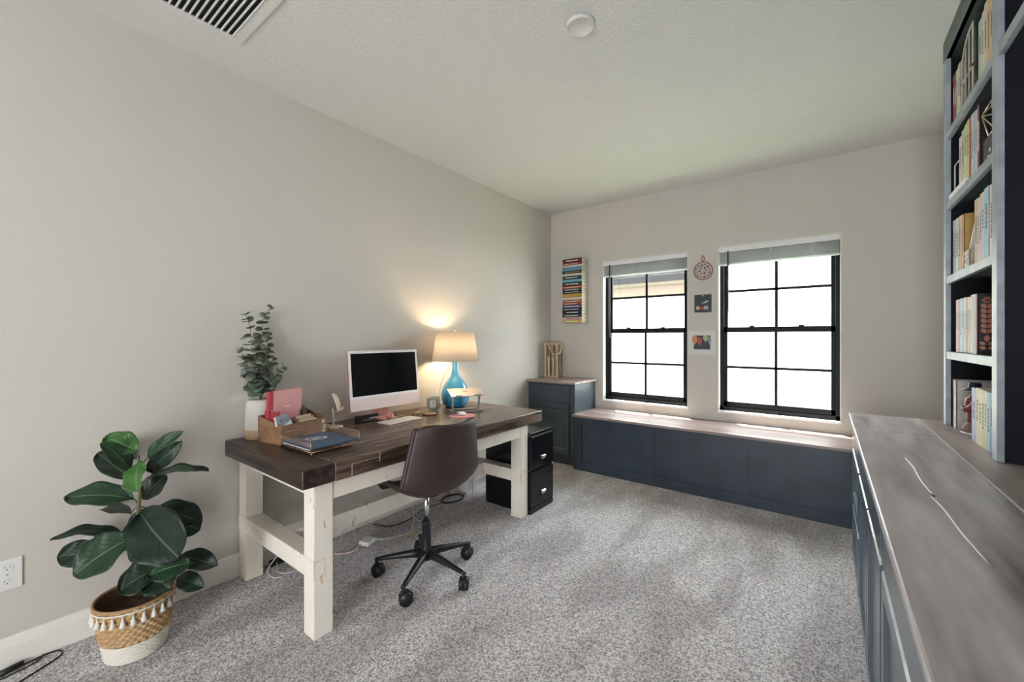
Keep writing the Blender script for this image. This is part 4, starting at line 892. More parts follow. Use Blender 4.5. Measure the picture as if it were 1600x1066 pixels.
b = B(); b.sphere((0, 0, 0.174), 0.0165, 16, (1, 0.9, 1.15), TF); b.sphere((-0.0165, 0, 0.173), 0.004, 8, (1, 0.7, 1), TF); b.build('head', mat('clay skin', (0.30, 0.17, 0.11), 0.5), fg)
b = B(); b.lathe([(0.040, 0.184), (0.042, 0.187), (0.026, 0.192), (0.021, 0.196), (0.020, 0.212), (0.016, 0.216), (0.001, 0.216)], 32, TF); b.build('hat', mat('midnight blue glaze', (0.010, 0.018, 0.045), 0.35), fg)

# ------------------------------------------------------------------ things on the back wall
bxl, bxr, byf, byb = -2.376, -2.134, 4.074, 4.2235
ztop, zbot = 2.214, 1.497
stack = [(50, (0.13, 0.02, 0.025), 'maroon', 1), (27, (0.30, 0.04, 0.035), 'brick red', 1), (28, (0.62, 0.57, 0.50), 'off white', 0), (45, (0.10, 0.26, 0.37), 'steel blue', 0), (30, (0.035, 0.03, 0.03), 'brown black', 2),
         (30, (0.62, 0.58, 0.50), 'pale cream', 0), (40, (0.02, 0.045, 0.055), 'dark teal', 1), (35, (0.16, 0.42, 0.50), 'light turquoise', 0), (45, (0.02, 0.02, 0.022), 'black with red and white lettering', 3), (30, (0.55, 0.12, 0.06), 'orange red', 1),
         (30, (0.025, 0.05, 0.055), 'dark green', 1), (30, (0.015, 0.025, 0.03), 'charcoal', 1), (45, (0.48, 0.31, 0.05), 'mustard yellow', 0), (35, (0.62, 0.57, 0.46), 'ivory', 0), (30, (0.48, 0.14, 0.09), 'salmon red', 1),
         (30, (0.36, 0.06, 0.05), 'deep red', 1), (35, (0.10, 0.08, 0.25), 'violet blue', 1), (35, (0.025, 0.03, 0.04), 'blue black', 1), (40, (0.012, 0.014, 0.016), 'jet black with white corner mark', 1), (35, (0.06, 0.06, 0.09), 'dark violet with grey label', 4),
         (35, (0.55, 0.40, 0.38), 'pink and white patterned', 5), (35, (0.62, 0.44, 0.08), 'bright yellow', 1)]
tot = sum(a[0] for a in stack); z = ztop; M_redt = mat('red lettering', (0.5, 0.03, 0.03), 0.6); rr = random.Random(5)
for hh, c, nm, ty in stack:
    th = (ztop-zbot)*hh/tot; za, zb = z-th+0.0006, z-0.0003; z -= th
    if nm == 'off white': lbl = 'off white paperback third from the top of the wall book tower'
    elif nm == 'pale cream': lbl = 'pale cream paperback above the dark teal one in the wall book tower'
    elif nm == 'bright yellow': lbl = 'bright yellow paperback at the bottom of the wall book tower'
    else: lbl = nm+' paperback lying flat in the wall book tower'
    r = thing('paperback', lbl, 'book', ((bxl+bxr)/2, (byf+byb)/2, za), group='paperbacks stacked flat in the wall tower')
    jx = rr.uniform(-0.006, 0.002); jy = rr.uniform(-0.003, 0.004); t = 0.0018
    b = B(); b.box(bxl+jx, bxr-0.001, byf+jy, byb-0.001, za, za+t); b.box(bxl+jx, bxr-0.001, byf+jy, byb-0.001, zb-t, zb); b.box(bxl+jx, bxr-0.001, byf+jy, byf+jy+0.002, za, zb)
    b.build('cover', bookmat(c, 0.4), r)
    B().box(bxl+0.004, bxr-0.002, byf+jy+0.002, byb-0.003, za+t, zb-t).build('pages', M_pages, r)
    if ty:
        b = B(); x = bxl+rr.uniform(0.02, 0.05); zc = (za+zb)/2; hh2 = (zb-za)*0.14
        while x < bxr-0.05:
            l = rr.uniform(0.006, 0.02); b.box(x, x+l, byf+jy-0.0006, byf+jy, zc-hh2, zc+hh2); x += l+rr.uniform(0.003, 0.008)
        b.build('lettering', {1: M_titlelight, 2: M_gilt, 3: M_titlelight, 4: M_titlelight, 5: M_redt}[ty], r)
# hidden bracket that carries the tower
br = thing('book_bracket', 'slim metal wall bracket carrying the book tower', 'bracket', ((bxl+bxr)/2, YB-0.06, zbot-0.003))
B().box(bxl+0.05, bxr-0.05, YB-0.13, YB-0.001, zbot-0.0022, zbot-0.0002).build('bracket_plate', M_white, br)

hp = thing('embroidery_hoop', 'round patterned hoop with red rim and red loop hanging between the windows', 'wall hanging', (-0.931, YB-0.008, 1.965), )
hc = Vector((-0.931, YB-0.006, 1.965)); hr = 0.083
Th = Matrix.Translation(hc) @ Matrix.Rotation(PI/2, 4, 'X')
B().lathe([(0.001, 0.0), (hr-0.004, 0.0)], 48, Th, cap=False).build('fabric', mat('cream patterned fabric', (0.55, 0.50, 0.45), 0.9, col2=(0.42, 0.38, 0.36), vscale=50), hp)
b = B(); b.tube([hc+Vector((hr*math.cos(t), 0, hr*math.sin(t))) for t in [2*PI*i/48 for i in range(48)]], 0.0042, 8, True); b.build('hoop_rim', mat('brick red rim', (0.30, 0.06, 0.045), 0.5), hp)
b = B(); b.tube(spline([hc+Vector((-0.004, 0, hr)), hc+Vector((-0.012, 0, hr+0.035)), hc+Vector((0, 0, hr+0.062)), hc+Vector((0.012, 0, hr+0.035)), hc+Vector((0.004, 0, hr))], 6), 0.0032, 6); b.build('hanging_loop', mat('red cord', (0.38, 0.03, 0.03), 0.7), hp)
rr = random.Random(3); b1 = B(); b2 = B()
for k in range(18):
    a = 2*PI*k/12+0.2; q = (0.060 if k < 12 else 0.028)+rr.uniform(-.006, .006); a = a if k < 12 else 2*PI*(k-12)/6
    (b1 if k % 2 else b2).box(-0.010, 0.010, -0.0012, 0, -0.006, 0.006, Matrix.Translation(hc+Vector((q*math.cos(a), -0.0005, q*math.sin(a)))) @ Matrix.Rotation(rr.uniform(0, 3), 4, 'Y'))
b1.build('motif', mat('ink motif', (0.06, 0.06, 0.07), 0.8), hp); b2.build('motif', mat('russet motif', (0.32, 0.12, 0.09), 0.8), hp)

M_slate = mat('slate grey card', (0.055, 0.062, 0.075), 0.7)
c1 = thing('art_card', 'square slate grey card with a small town skyline pinned between the windows', 'picture', (-0.932, YB-0.004, 1.57))
B().box(-1.008, -0.857, YB-0.005, YB-0.001, 1.572, 1.740).build('card', M_slate, c1)
def onwall(shapes, name, m, par, y=YB-0.0056):
    b = B()
    for q in shapes: b._add([(x, y, z) for x, z in q], [tuple(range(len(q)))])
    b.build(name, m, par)
def rect(x, z, w_, h_): return [(x, z), (x+w_, z), (x+w_, z+h_), (x, z+h_)]
onwall([[(-0.992, 1.598), (-0.962, 1.598), (-0.962, 1.622), (-0.977, 1.636), (-0.992, 1.622)], rect(-0.918, 1.600, 0.012, 0.030), rect(-0.90, 1.600, 0.010, 0.032)], 'cream_houses', mat('cream print', (0.55, 0.48, 0.38), 0.8), c1)
onwall([rect(-0.958, 1.598, 0.034, 0.026)], 'red_house', mat('muted red print', (0.38, 0.10, 0.08), 0.8), c1)
onwall([rect(-0.924, 1.598, 0.040, 0.034)], 'grey_house', mat('grey green print', (0.26, 0.27, 0.24), 0.8), c1, YB-0.0052)
onwall([[(-0.945, 1.650), (-0.922, 1.660), (-0.905, 1.658), (-0.898, 1.672), (-0.875, 1.670), (-0.880, 1.678), (-0.905, 1.682), (-0.915, 1.668), (-0.935, 1.664)]], 'smoke_cloud', mat('pale cloud print', (0.62, 0.64, 0.64), 0.8), c1)
B().sphere((-0.932, YB-0.008, 1.730), 0.006, 10).build('pin', M_titlelight, c1)
c2 = thing('balloon_card', 'white sheet with a dark card and four coloured balloons pinned low between the windows', 'picture', (-0.94, YB-0.004, 1.163))
B().box(-1.062, -0.820, YB-0.003, YB-0.001, 1.166, 1.396).build('backing_sheet', mat('pale grey white sheet', (0.62, 0.62, 0.60), 0.6), c2)
B().box(-1.014, -0.868, YB-0.0045, YB-0.003, 1.220, 1.352).build('dark_card', M_slate, c2)
def balloon(cx, cz, rx, rz_, col, nm):
    b = B(); n = 20; pts = []
    for i in range(n):
        a = 2*PI*i/n; s_ = math.sin(a); pts.append((cx+rx*math.cos(a)*(1-0.25*max(0, -s_)), cz+rz_*s_))
    b.prism(pts, 0, 0.0025, Matrix(((1, 0, 0, 0), (0, 0, -1, YB-0.0046), (0, 1, 0, 0), (0, 0, 0, 1)))); b.prism([(cx-0.006, cz-rz_-0.010), (cx+0.006, cz-rz_-0.010), (cx, cz-rz_+0.002)], 0, 0.002, Matrix(((1, 0, 0, 0), (0, 0, -1, YB-0.0046), (0, 1, 0, 0), (0, 0, 0, 1))))
    b.build('balloon', mat(nm, col, 0.5), c2)
balloon(-1.005, 1.312, 0.024, 0.042, (0.50, 0.22, 0.07), 'orange balloon'); balloon(-0.962, 1.300, 0.024, 0.036, (0.36, 0.06, 0.045), 'red balloon')
balloon(-0.908, 1.328, 0.024, 0.030, (0.34, 0.40, 0.18), 'green balloon'); balloon(-0.876, 1.308, 0.016, 0.030, (0.18, 0.28, 0.33), 'blue balloon')
B().sphere((-0.942, YB-0.006, 1.388), 0.005, 10).build('pin', M_titledark, c2)

# crate lantern with rope handle on the corner cabinet
cr = thing('crate_lantern', 'pale slatted wooden lantern with a rope handle on the corner cabinet', 'lantern', (-2.50, 4.07, 0.877))
Tl = Matrix.Translation((-2.505, 4.075, 0.877)) @ Matrix.Rotation(0.25, 4, 'Z')
hw = 0.078; hh = 0.375
B().box(-hw, hw, -hw, hw, 0.0005, 0.024, Tl).build('base_block', M_palewood, cr)
for sx in (-1, 1):
    for sy in (-1, 1): B().box(sx*hw-0.011*(sx+1), sx*hw+0.011*(1-sx), sy*hw-0.011*(sy+1), sy*hw+0.011*(1-sy), 0.024, hh, Tl).build('corner_post', M_palewood, cr)
b = B()
for s_ in (-1, 1): b.box(-hw, hw, s_*hw-0.005*(s_+1), s_*hw+0.005*(1-s_), hh, hh+0.018, Tl); b.box(s_*hw-0.005*(s_+1), s_*hw+0.005*(1-s_), -hw+0.01, hw-0.01, hh, hh+0.018, Tl)
b.build('top_frame', M_palewood, cr)
for x in (-0.026, 0.026): B().box(x-0.010, x+0.010, -hw, -hw+0.008, 0.024, 0.235, Tl).build('short_slat', mat('light pine', (0.62, 0.50, 0.34), 0.6), cr)
for x in (-0.03, 0.03): B().box(x-0.012, x+0.012, hw-0.008, hw, 0.024, hh, Tl).build('back_slat', M_palewood, cr)
for y in (-0.03, 0.03): B().box(-hw, -hw+0.008, y-0.012, y+0.012, 0.024, hh, Tl).build('side_slat', M_palewood, cr)
b = B(); b.tube([Tl @ Vector(p) for p in spline([(-0.03, -hw-0.006, hh+0.006), (0.0, -hw-0.02, hh-0.05), (0.03, -hw-0.028, hh-0.10), (0.075, -hw-0.025, hh-0.115), (0.118, -hw-0.01, hh-0.07), (0.118, -hw+0.03, hh-0.015), (hw+0.004, -hw+0.05, hh+0.008)], 6)], 0.0065, 8)
b.build('rope_handle', mat('natural rope', (0.55, 0.46, 0.30), 0.9, bump=0.8, bscale=120), cr)

# ------------------------------------------------------------------ outlets and cables
def outlet(name, y0, y1, z0, z1, label, double=True):
    r = thing(name, label, 'outlet', (XL+0.003, (y0+y1)/2, z0))
    B().box(XL+0.0003, XL+0.006, y0, y1, z0, z1, bev=0.002).build('cover_plate', M_white, r)
    yc = (y0+y1)/2; zc = (z0+z1)/2
    if double:
        for dz in (-0.028, 0.028):
            s_ = B().lathe([(0.0165, 0), (0.0165, 0.0015)], 28, Matrix.Translation((XL+0.006, yc, zc+dz)) @ Matrix.Rotation(PI/2, 4, 'Y'), smooth=False).build('socket', M_white, r)
            B().box(XL+0.0074, XL+0.0078, yc-0.0075, yc-0.0058, zc+dz+0.001, zc+dz+0.009).box(XL+0.0074, XL+0.0078, yc+0.0055, yc+0.0072, zc+dz+0.002, zc+dz+0.008).box(XL+0.0074, XL+0.0078, yc-0.002, yc+0.002, zc+dz-0.009, zc+dz-0.005).build('slots', mat('outlet slot', (0.02, 0.02, 0.02), 0.6), s_)
    B().cyl((XL+0.006, yc, zc), (XL+0.0072, yc, zc), 0.003, 0.003, 10).build('screw', M_alu, r)
outlet('wall_outlet', 0.055, 0.135, 0.315, 0.440, 'white duplex outlet low on the left wall at the photo edge')
outlet('blank_plate', 0.262, 0.342, 0.325, 0.446, 'white blank wall plate partly hidden behind the fiddle leaf plant', False)

M_cordw = mat('white cable', (0.66, 0.62, 0.58), 0.5); M_cordb = mat('black cable', (0.008, 0.008, 0.01), 0.4); M_cordp = mat('pink braided cable', (0.66, 0.50, 0.47), 0.6)
def cord(name, pts, r_, m, label, cat='cable'):
    return tag(B().tube(spline(pts, 8), r_, 8).build(name, m), label, cat)
c0 = thing('corner_cable', 'black cable with a thick inline barrel on the carpet at the left edge', 'cable', (-2.6, 0.12, 0))
B().tube(spline([(-2.58, 0.03, 0.008), (-2.575, 0.11, 0.010), (-2.60, 0.20, 0.005), (-2.585, 0.235, 0.005), (-2.545, 0.235, 0.005), (-2.50, 0.17, 0.005), (-2.44, 0.06, 0.005), (-2.40, -0.02, 0.005)], 8), 0.0032, 8).build('cord', M_cordb, c0)
B().tube(spline([(-2.54, 0.00, 0.006), (-2.55, 0.09, 0.005), (-2.57, 0.17, 0.006), (-2.60, 0.19, 0.009)], 8), 0.0025, 8).build('cord', M_cordb, c0)
B().cyl((-2.575, 0.07, 0.012), (-2.595, 0.135, 0.012), 0.0115, 0.0105, 12).build('inline_barrel', M_black, c0)
ad = thing('power_adapter', 'white square laptop power adapter on the carpet under the desk', 'adapter', (-2.36, 1.56, 0))
Ta = Matrix.Translation((-2.36, 1.56, 0)) @ Matrix.Rotation(0.35, 4, 'Z')
B().box(-0.036, 0.036, -0.040, 0.040, 0.001, 0.030, Ta, bev=0.007).build('adapter_body', M_white, ad)
B().tube(spline([(-2.345, 1.60, 0.016), (-2.30, 1.68, 0.006), (-2.27, 1.76, 0.005), (-2.25, 1.83, 0.02), (-2.27, 1.86, 0.16), (-2.33, 1.87, 0.40), (-2.45, 1.88, 0.62), (-2.50, 1.88, 0.675)], 8), 0.0028, 8).build('output_cord', M_cordw, ad)
B().tube(spline([(-2.37, 1.52, 0.014), (-2.34, 1.44, 0.005), (-2.40, 1.36, 0.004), (-2.50, 1.30, 0.004), (-2.548, 1.21, 0.006)], 8), 0.0032, 8).build('input_cord', M_cordp, ad)
cord('pink_cable', [(-2.52, 1.22, 0.004), (-2.42, 1.27, 0.004), (-2.40, 1.36, 0.012), (-2.46, 1.44, 0.06), (-2.55, 1.52, 0.18), (-2.60, 1.56, 0.42), (-2.60, 1.58, 0.58)], 0.0026, M_cordp, 'pink cable rising behind the long rail of the desk')
cord('white_charging_cable', [(-2.19, 1.80, 0.02), (-2.12, 1.86, 0.005), (-2.08, 1.93, 0.005), (-2.14, 2.00, 0.005), (-2.26, 2.02, 0.005), (-2.38, 1.98, 0.005), (-2.44, 2.04, 0.06), (-2.48, 2.06, 0.30), (-2.505, 2.08, 0.66)], 0.0026, M_cordw, 'white charging cable looping on the carpet behind the chair column')
tgg = tag(B().box(-0.030, 0.030, -0.018, 0.018, 0.001, 0.008, Matrix.Translation((-2.215, 1.815, 0)) @ Matrix.Rotation(0.7, 4, 'Z'), bev=0.002).build('cable_tag', mat('tan plug wood', (0.55, 0.36, 0.24), 0.6)), 'flat tan wooden tag on the carpet behind the chair base', 'tag')
pts = []
for k in range(46):
    a = k*0.42; q = 0.085+0.012*math.sin(k*0.9); pts.append((-2.44+q*0.75*math.cos(a)+0.0008*k, 2.40+q*1.25*math.sin(a)-0.001*k, 0.008+0.006*(k % 7)/7+0.0006*k))
cord('coiled_cable', [(-2.56, 1.74, 0.005), (-2.44, 1.80, 0.005), (-2.42, 1.95, 0.006), (-2.47, 2.12, 0.01), (-2.43, 2.25, 0.02)]+pts, 0.0034, M_cordb, 'black power cable coiled on the carpet under the desk')
tw = tag(B().box(-0.045, 0.045, -0.055, 0.055, 0.001, 0.055, Matrix.Translation((-2.555, 2.385, 0)) @ Matrix.Rotation(0.2, 4, 'Z'), bev=0.004).build('power_block', mat('tan power block', (0.46, 0.38, 0.30), 0.6)), 'beige power block behind the coiled cable under the desk', 'power block')
for k, (y, h_, dx, lb) in enumerate(((2.575, 0.175, 0.012, 'tall white document stack against the wall, first beyond the beige block'), (2.615, 0.30, 0.0, 'tallest white document stack in the middle of the row beneath the desk'), (2.660, 0.29, 0.006, 'white document stack nearest the filing cabinet under the desk'))):
    dst = thing('document_stack', lb, 'papers', (-2.5, y, 0), group='white document stacks under the desk')
    B().box(-2.605+dx, -2.43+dx, y-0.016, y+0.016, 0.001, h_).build('sleeve', M_paper, dst)
    B().box(-2.429+dx, -2.4285+dx, y-0.004, y+0.002, 0.03, h_*0.8).build('spine_print', mat('blue grey print', (0.2, 0.24, 0.33), 0.6), dst)
# power strip behind the near back leg
pw = thing('power_strip', 'black power strip with white cords behind the near back desk leg', 'power strip', (-2.50, 1.14, 0))
B().box(-2.585, -2.555, 1.06, 1.28, 0.001, 0.032, bev=0.004).build('strip_body', M_black, pw)
B().tube(spline([(-2.55, 1.09, 0.02), (-2.47, 1.06, 0.006), (-2.41, 1.10, 0.005), (-2.42, 1.17, 0.005), (-2.50, 1.20, 0.005), (-2.555, 1.18, 0.02)], 8), 0.003, 8).build('white_cord', M_cordw, pw)
B().tube(spline([(-2.555, 1.13, 0.03), (-2.52, 1.12, 0.10), (-2.50, 1.02, 0.03), (-2.44, 1.02, 0.005), (-2.40, 1.05, 0.005)], 8), 0.003, 8).build('white_cord', M_cordw, pw)

# ------------------------------------------------------------------ fiddle leaf fig in a woven basket
def leaf_material(name, base, vein, rough=0.42):
    m = bpy.data.materials.new(name); m.use_nodes = True; nt = m.node_tree; N = nt.nodes; L = nt.links; b = N['Principled BSDF']
    b.inputs['Roughness'].default_value = rough; b.inputs['Specular IOR Level'].default_value = 0.3
    uv = N.new('ShaderNodeUVMap'); sp_ = N.new('ShaderNodeSeparateXYZ'); L.new(uv.outputs[0], sp_.inputs[0])
    def mth(op, a=None, b_=None, c=None):
        n = N.new('ShaderNodeMath'); n.operation = op
        for i, q in enumerate((a, b_, c)):
            if q is None: continue
            if isinstance(q, (int, float)): n.inputs[i].default_value = q
            else: L.new(q, n.inputs[i])
        return n.outputs[0]
    u = mth('ABSOLUTE', mth('SUBTRACT', sp_.outputs[0], 0.5))
    mid = mth('LESS_THAN', u, 0.018)
    ph = mth('SUBTRACT', mth('MULTIPLY', sp_.outputs[1], 44.0), mth('MULTIPLY', u, 40.0))
    vn = mth('MULTIPLY', mth('GREATER_THAN', mth('SINE', ph), 0.985), 0.16)
    fac = mth('MAXIMUM', mid, vn)
    no = N.new('ShaderNodeTexNoise'); no.inputs['Scale'].default_value = 18
    r = N.new('ShaderNodeValToRGB'); r.color_ramp.elements[0].color = (*[c*0.7 for c in base], 1); r.color_ramp.elements[1].color = (*[min(1, c*1.3) for c in base], 1)
    L.new(no.outputs[0], r.inputs[0])
    mx = N.new('ShaderNodeMix'); mx.data_type = 'RGBA'; L.new(fac, mx.inputs[0]); L.new(r.outputs[0], mx.inputs[6]); mx.inputs[7].default_value = (*vein, 1)
    L.new(mx.outputs[2], b.inputs['Base Color'])
    bp = N.new('ShaderNodeBump'); bp.inputs['Strength'].default_value = 0.12; bp.inputs['Distance'].default_value = 0.002; bp.invert = True
    L.new(mth('SINE', ph), bp.inputs['Height']); L.new(bp.outputs[0], b.inputs['Normal'])
    return m
ML_d = leaf_material('dark fiddle leaf', (0.011, 0.024, 0.015), (0.07, 0.10, 0.06))
ML_m = leaf_material('mid green fiddle leaf', (0.018, 0.048, 0.022), (0.12, 0.18, 0.10))
ML_b = leaf_material('bright young fiddle leaf', (0.045, 0.125, 0.030), (0.17, 0.29, 0.10), 0.3)
M_stem = mat('olive brown stem', (0.12, 0.11, 0.05), 0.6)
def leaf(parent, base, tip, width, nrm, m, sag=0.03, seed=0, joint=None, fat=0.62):
    base = Vector(base); tip = Vector(tip); ax = tip-base; L_ = ax.length; nrm = (Vector(nrm)-ax*(Vector(nrm).dot(ax)/ax.dot(ax))).normalized(); sd_ = ax.cross(nrm).normalized()
    R = random.Random(seed); nu, nv = 12, 22; bm = bmesh.new(); uvl = bm.loops.layers.uv.new(); V = []; ph = R.uniform(0, 6)
    for j in range(nv+1):
        s = j/nv; row = []
        c = base+ax*s + nrm*(sag*4*s*(1-s)) 
        wd = width/2*max(0.012, (math.sin(PI*(s**0.85)))**fat*(0.78+0.34*s))*(1 if s < 0.97 else 0.8)
        if j in (0, nv): wd = width*0.012
        for i in range(nu+1):
            t = (i/nu-0.5)*2
            p = c + sd_*wd*t + nrm*(0.10*width*abs(t)**1.5 + 0.055*width*math.sin(s*13+ph+3*t)*abs(t)**1.2)
            p.x = max(p.x, XL+0.012)
            row.append((bm.verts.new(p), (i/nu, s)))
        V.append(row)
    for j in range(nv):
        for i in range(nu):
            q = [V[j][i], V[j][i+1], V[j+1][i+1], V[j+1][i]]
            f = bm.faces.new([a[0] for a in q]); f.smooth = True
            for lp_, a in zip(f.loops, q): lp_[uvl].uv = a[1]
    bmesh.ops.translate(bm, verts=bm.verts, vec=-Vector(parent['_w']))
    me = bpy.data.meshes.new('leaf'); bm.to_mesh(me); bm.free(); me.materials.append(m)
    o = bpy.data.objects.new('leaf', me); o.parent = parent; o['_w'] = tuple(parent['_w']); COL.objects.link(o)
    x = o.modifiers.new('s', 'SOLIDIFY'); x.thickness = 0.0012
    if joint is not None:
        b = B(); b.tube(spline([joint, (Vector(joint)+base)/2+Vector((0, 0, 0.008)), base, base+ax*0.05], 4), 0.0028, 6); b.build('leaf_stalk', M_stem, o)
    return o

fp = thing('fiddle_leaf_fig', 'fiddle leaf fig with broad dark leaves standing in the tasselled basket by the left wall', 'plant', (-2.345, 0.435, 0.15))
PD = 1.765
def z2(zx, zy, d=0.0): return at(60+zx/2.503, 640+zy/2.503, PD+d)
toC = -FWD
UP = Vector((0, 0, 1))
stem = [z2(376, 700), z2(379, 640), z2(381, 560), z2(386, 470), z2(392, 380), z2(397, 310), z2(396, 240), z2(390, 185)]
B().tube(spline(stem, 5), [0.0095-0.00015*i for i in range(36)], 10).build('trunk', M_stem, fp)
def nn(a, b_, c=0.0): return toC*a+UP*b_+RGT*c
LV = [  # base, tip (seen position, distance offset), width m, normal, material, sag, joint index on the stem
    ((388, 165, 0.00), (262, 112, -0.02), 0.100, nn(0.7, 0.8), ML_b, 0.020, 7), ((358, 236, 0.0), (240, 132, -0.10), 0.075, nn(0.6, 0.8, .3), ML_m, 0.02, 6), ((362, 270, 0.05), (236, 172, 0.08), 0.09, nn(0.8, 0.5, .4), ML_d, 0.02, 6),
    ((398, 205, -0.04), (388, 322, -0.12), 0.105, nn(0.9, 0.45, -.2), ML_b, 0.012, 6), ((428, 190, 0.0), (567, 86, 0.02), 0.062, nn(0.8, 0.6, .35), ML_m, 0.015, 6), ((432, 240, -0.02), (562, 122, -0.02), 0.070, nn(0.75, 0.2, .6), ML_d, 0.02, 6),
    ((440, 262, 0.04), (666, 243, 0.16), 0.085, nn(0.16, 1.0), ML_d, 0.022, 5), ((435, 272, 0.0), (612, 240, -0.02), 0.060, nn(0.30, 1.0), ML_m, 0.02, 5), ((408, 350, 0.05), (505, 258, 0.10), 0.095, nn(0.9, 0.4, .2), ML_d, 0.02, 5), ((395, 190, 0.06), (330, 130, 0.16), 0.08, nn(0.9, 0.3), ML_d, 0.01, 7),
    ((372, 352, -0.01), (103, 352, -0.09), 0.112, nn(0.62, 0.85), ML_m, 0.030, 4), ((362, 408, 0.03), (240, 380, 0.15), 0.06, nn(0.4, 1.0), ML_d, 0.01, 4),
    ((326, 494, 0.02), (46, 514, -0.09), 0.085, nn(0.16, 1.0), ML_d, 0.030, 3), ((367, 500, -0.02), (140, 650, -0.12), 0.165, nn(0.85, 0.62, 0.1), ML_m, 0.02, 3), ((250, 548, 0.0), (76, 575, -0.05), 0.105, nn(0.9, 0.3, -.2), ML_d, 0.01, 2),
    ((385, 560, 0.06), (430, 385, 0.12), 0.135, nn(0.9, 0.1, 0), ML_d, 0.01, 3), ((400, 545, 0.07), (450, 440, 0.10), 0.10, nn(0.9, 0.1, 0), ML_d, 0.01, 2),
    ((404, 412, -0.03), (560, 590, -0.14), 0.200, nn(0.92, 0.50, 0.2), ML_d, 0.022, 4), ((440, 402, 0.05), (640, 445, 0.10), 0.125, nn(0.55, 0.9, 0.2), ML_d, 0.03, 4), ((520, 420, 0.08), (632, 470, 0.12), 0.12, nn(0.9, 0.3, 0.3), ML_d, 0.01, 4),
    ((565, 572, 0.03), (702, 612, 0.02), 0.085, nn(0.75, 0.6, 0.4), ML_d, 0.018, 2), ((548, 655, 0.02), (648, 696, 0.0), 0.075, nn(0.8, 0.5, 0.4), ML_d, 0.012, 1),
    ((597, 600, -0.06), (430, 650, -0.12), 0.108, nn(0.75, 0.7, 0), ML_m, 0.015, 1), ((480, 622, -0.05), (318, 712, -0.12), 0.135, nn(0.7, 0.75, 0.1), ML_d, 0.02, 1), ((440, 640, -0.07), (520, 706, -0.10), 0.12, nn(0.7, 0.7, 0.1), ML_d, 0.01, 1)]
for k, (a, c, wd, nr, m, sg, ji) in enumerate(LV):
    leaf(fp, z2(*a), z2(*c), wd*1.06, nr, m, sg, k, stem[ji])

PX, PY = -2.350, 0.435
bk2 = thing('basket', 'woven seagrass basket with white tassels and a cream painted base', 'basket', (PX, PY, 0))
TPt = Matrix.Translation((PX, PY, 0))
def rad(z): return 0.098+(0.132-0.098)*(z/0.235)**0.8
def weave(z0, z1, rows, amp, nw=30):
    n = 300; v = []; f = []; nz = rows*4
    for k in range(nz+1):
        z = z0+(z1-z0)*k/nz; row = min(k//4, rows-1); h = math.sin(PI*(k/4-row))
        for i in range(n):
            a = 2*PI*i/n; w_ = math.sin(nw*a+(PI if row % 2 else 0))
            q = rad(z)+amp*(h*(0.55+0.45*w_)*1.3-0.5); v.append((q*math.cos(a), q*math.sin(a), z))
    for k in range(nz):
        for i in range(n): f.append((k*n+i, k*n+(i+1) % n, (k+1)*n+(i+1) % n, (k+1)*n+i))
    return v, f
b = B(); v, f = weave(0.002, 0.080, 9, 0.003); b._add(v, f, TPt, True); b.build('painted_base', mat('cream painted weave', (0.70, 0.66, 0.57), 0.8), bk2)
b = B(); v, f = weave(0.080, 0.235, 11, 0.0075); b._add(v, f, TPt, True); b.build('woven_body', mat('golden seagrass', (0.56, 0.38, 0.20), 0.75, col2=(0.36, 0.22, 0.10), vscale=45, stretch=(1, 1, 2.2), bump=0.5, bscale=90), bk2)
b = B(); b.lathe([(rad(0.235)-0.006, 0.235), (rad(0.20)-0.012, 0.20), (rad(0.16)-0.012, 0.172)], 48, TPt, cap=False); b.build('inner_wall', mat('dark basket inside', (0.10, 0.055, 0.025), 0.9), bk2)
b = B(); b.tube([(PX+rad(.238)*math.cos(t)*1.0, PY+rad(.238)*math.sin(t), 0.238) for t in [2*PI*i/64 for i in range(64)]], 0.0055, 8, True); b.build('rim', mat('plaited rim', (0.40, 0.24, 0.11), 0.8, bump=0.9, bscale=120), bk2)
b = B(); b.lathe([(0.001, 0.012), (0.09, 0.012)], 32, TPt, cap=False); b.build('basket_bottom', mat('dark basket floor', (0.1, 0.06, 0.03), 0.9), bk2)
so = tag(B().grid(lambda u, v: (PX+(0.116*v)*math.cos(2*PI*u), PY+(0.116*v)*math.sin(2*PI*u), 0.178+0.006*math.sin(9*u*2*PI)*v*(1-v)), 40, 10).build('moss', mat('brown coir moss', (0.13, 0.075, 0.04), 1.0, col2=(0.03, 0.025, 0.015), vscale=35, bump=1.0, bscale=60, bdist=0.01)), 'brown coir filling inside the basket', 'potting moss', kind='stuff')
b = B()
M_tassel = mat('white cotton', (0.74, 0.70, 0.63), 0.9)
b.tube([(PX+(rad(.222)+.006)*math.cos(t), PY+(rad(.222)+.006)*math.sin(t), 0.224) for t in [2*PI*i/64 for i in range(64)]], 0.003, 6, True)
b.build('tassel_cord', M_tassel, bk2)
NT = 26
for k in range(NT):
    a = 2*PI*k/NT; q = rad(0.2)+0.006; c = Vector((PX+q*math.cos(a), PY+q*math.sin(a), 0.0)); a2 = 2*PI*(k+1)/NT
    b = B(); b.lathe([(0.0108, 0.176), (0.0085, 0.186), (0.0045, 0.200), (0.0035, 0.203), (0.0042, 0.207), (0.001, 0.210)], 10, Matrix.Translation(c))
    b.tube([c+Vector((0, 0, 0.207)), c+Vector((0.002*math.cos(a), 0.002*math.sin(a), 0.222))], 0.0016, 5)
    am = (a+a2)/2; b.build('tassel', M_tassel, bk2)

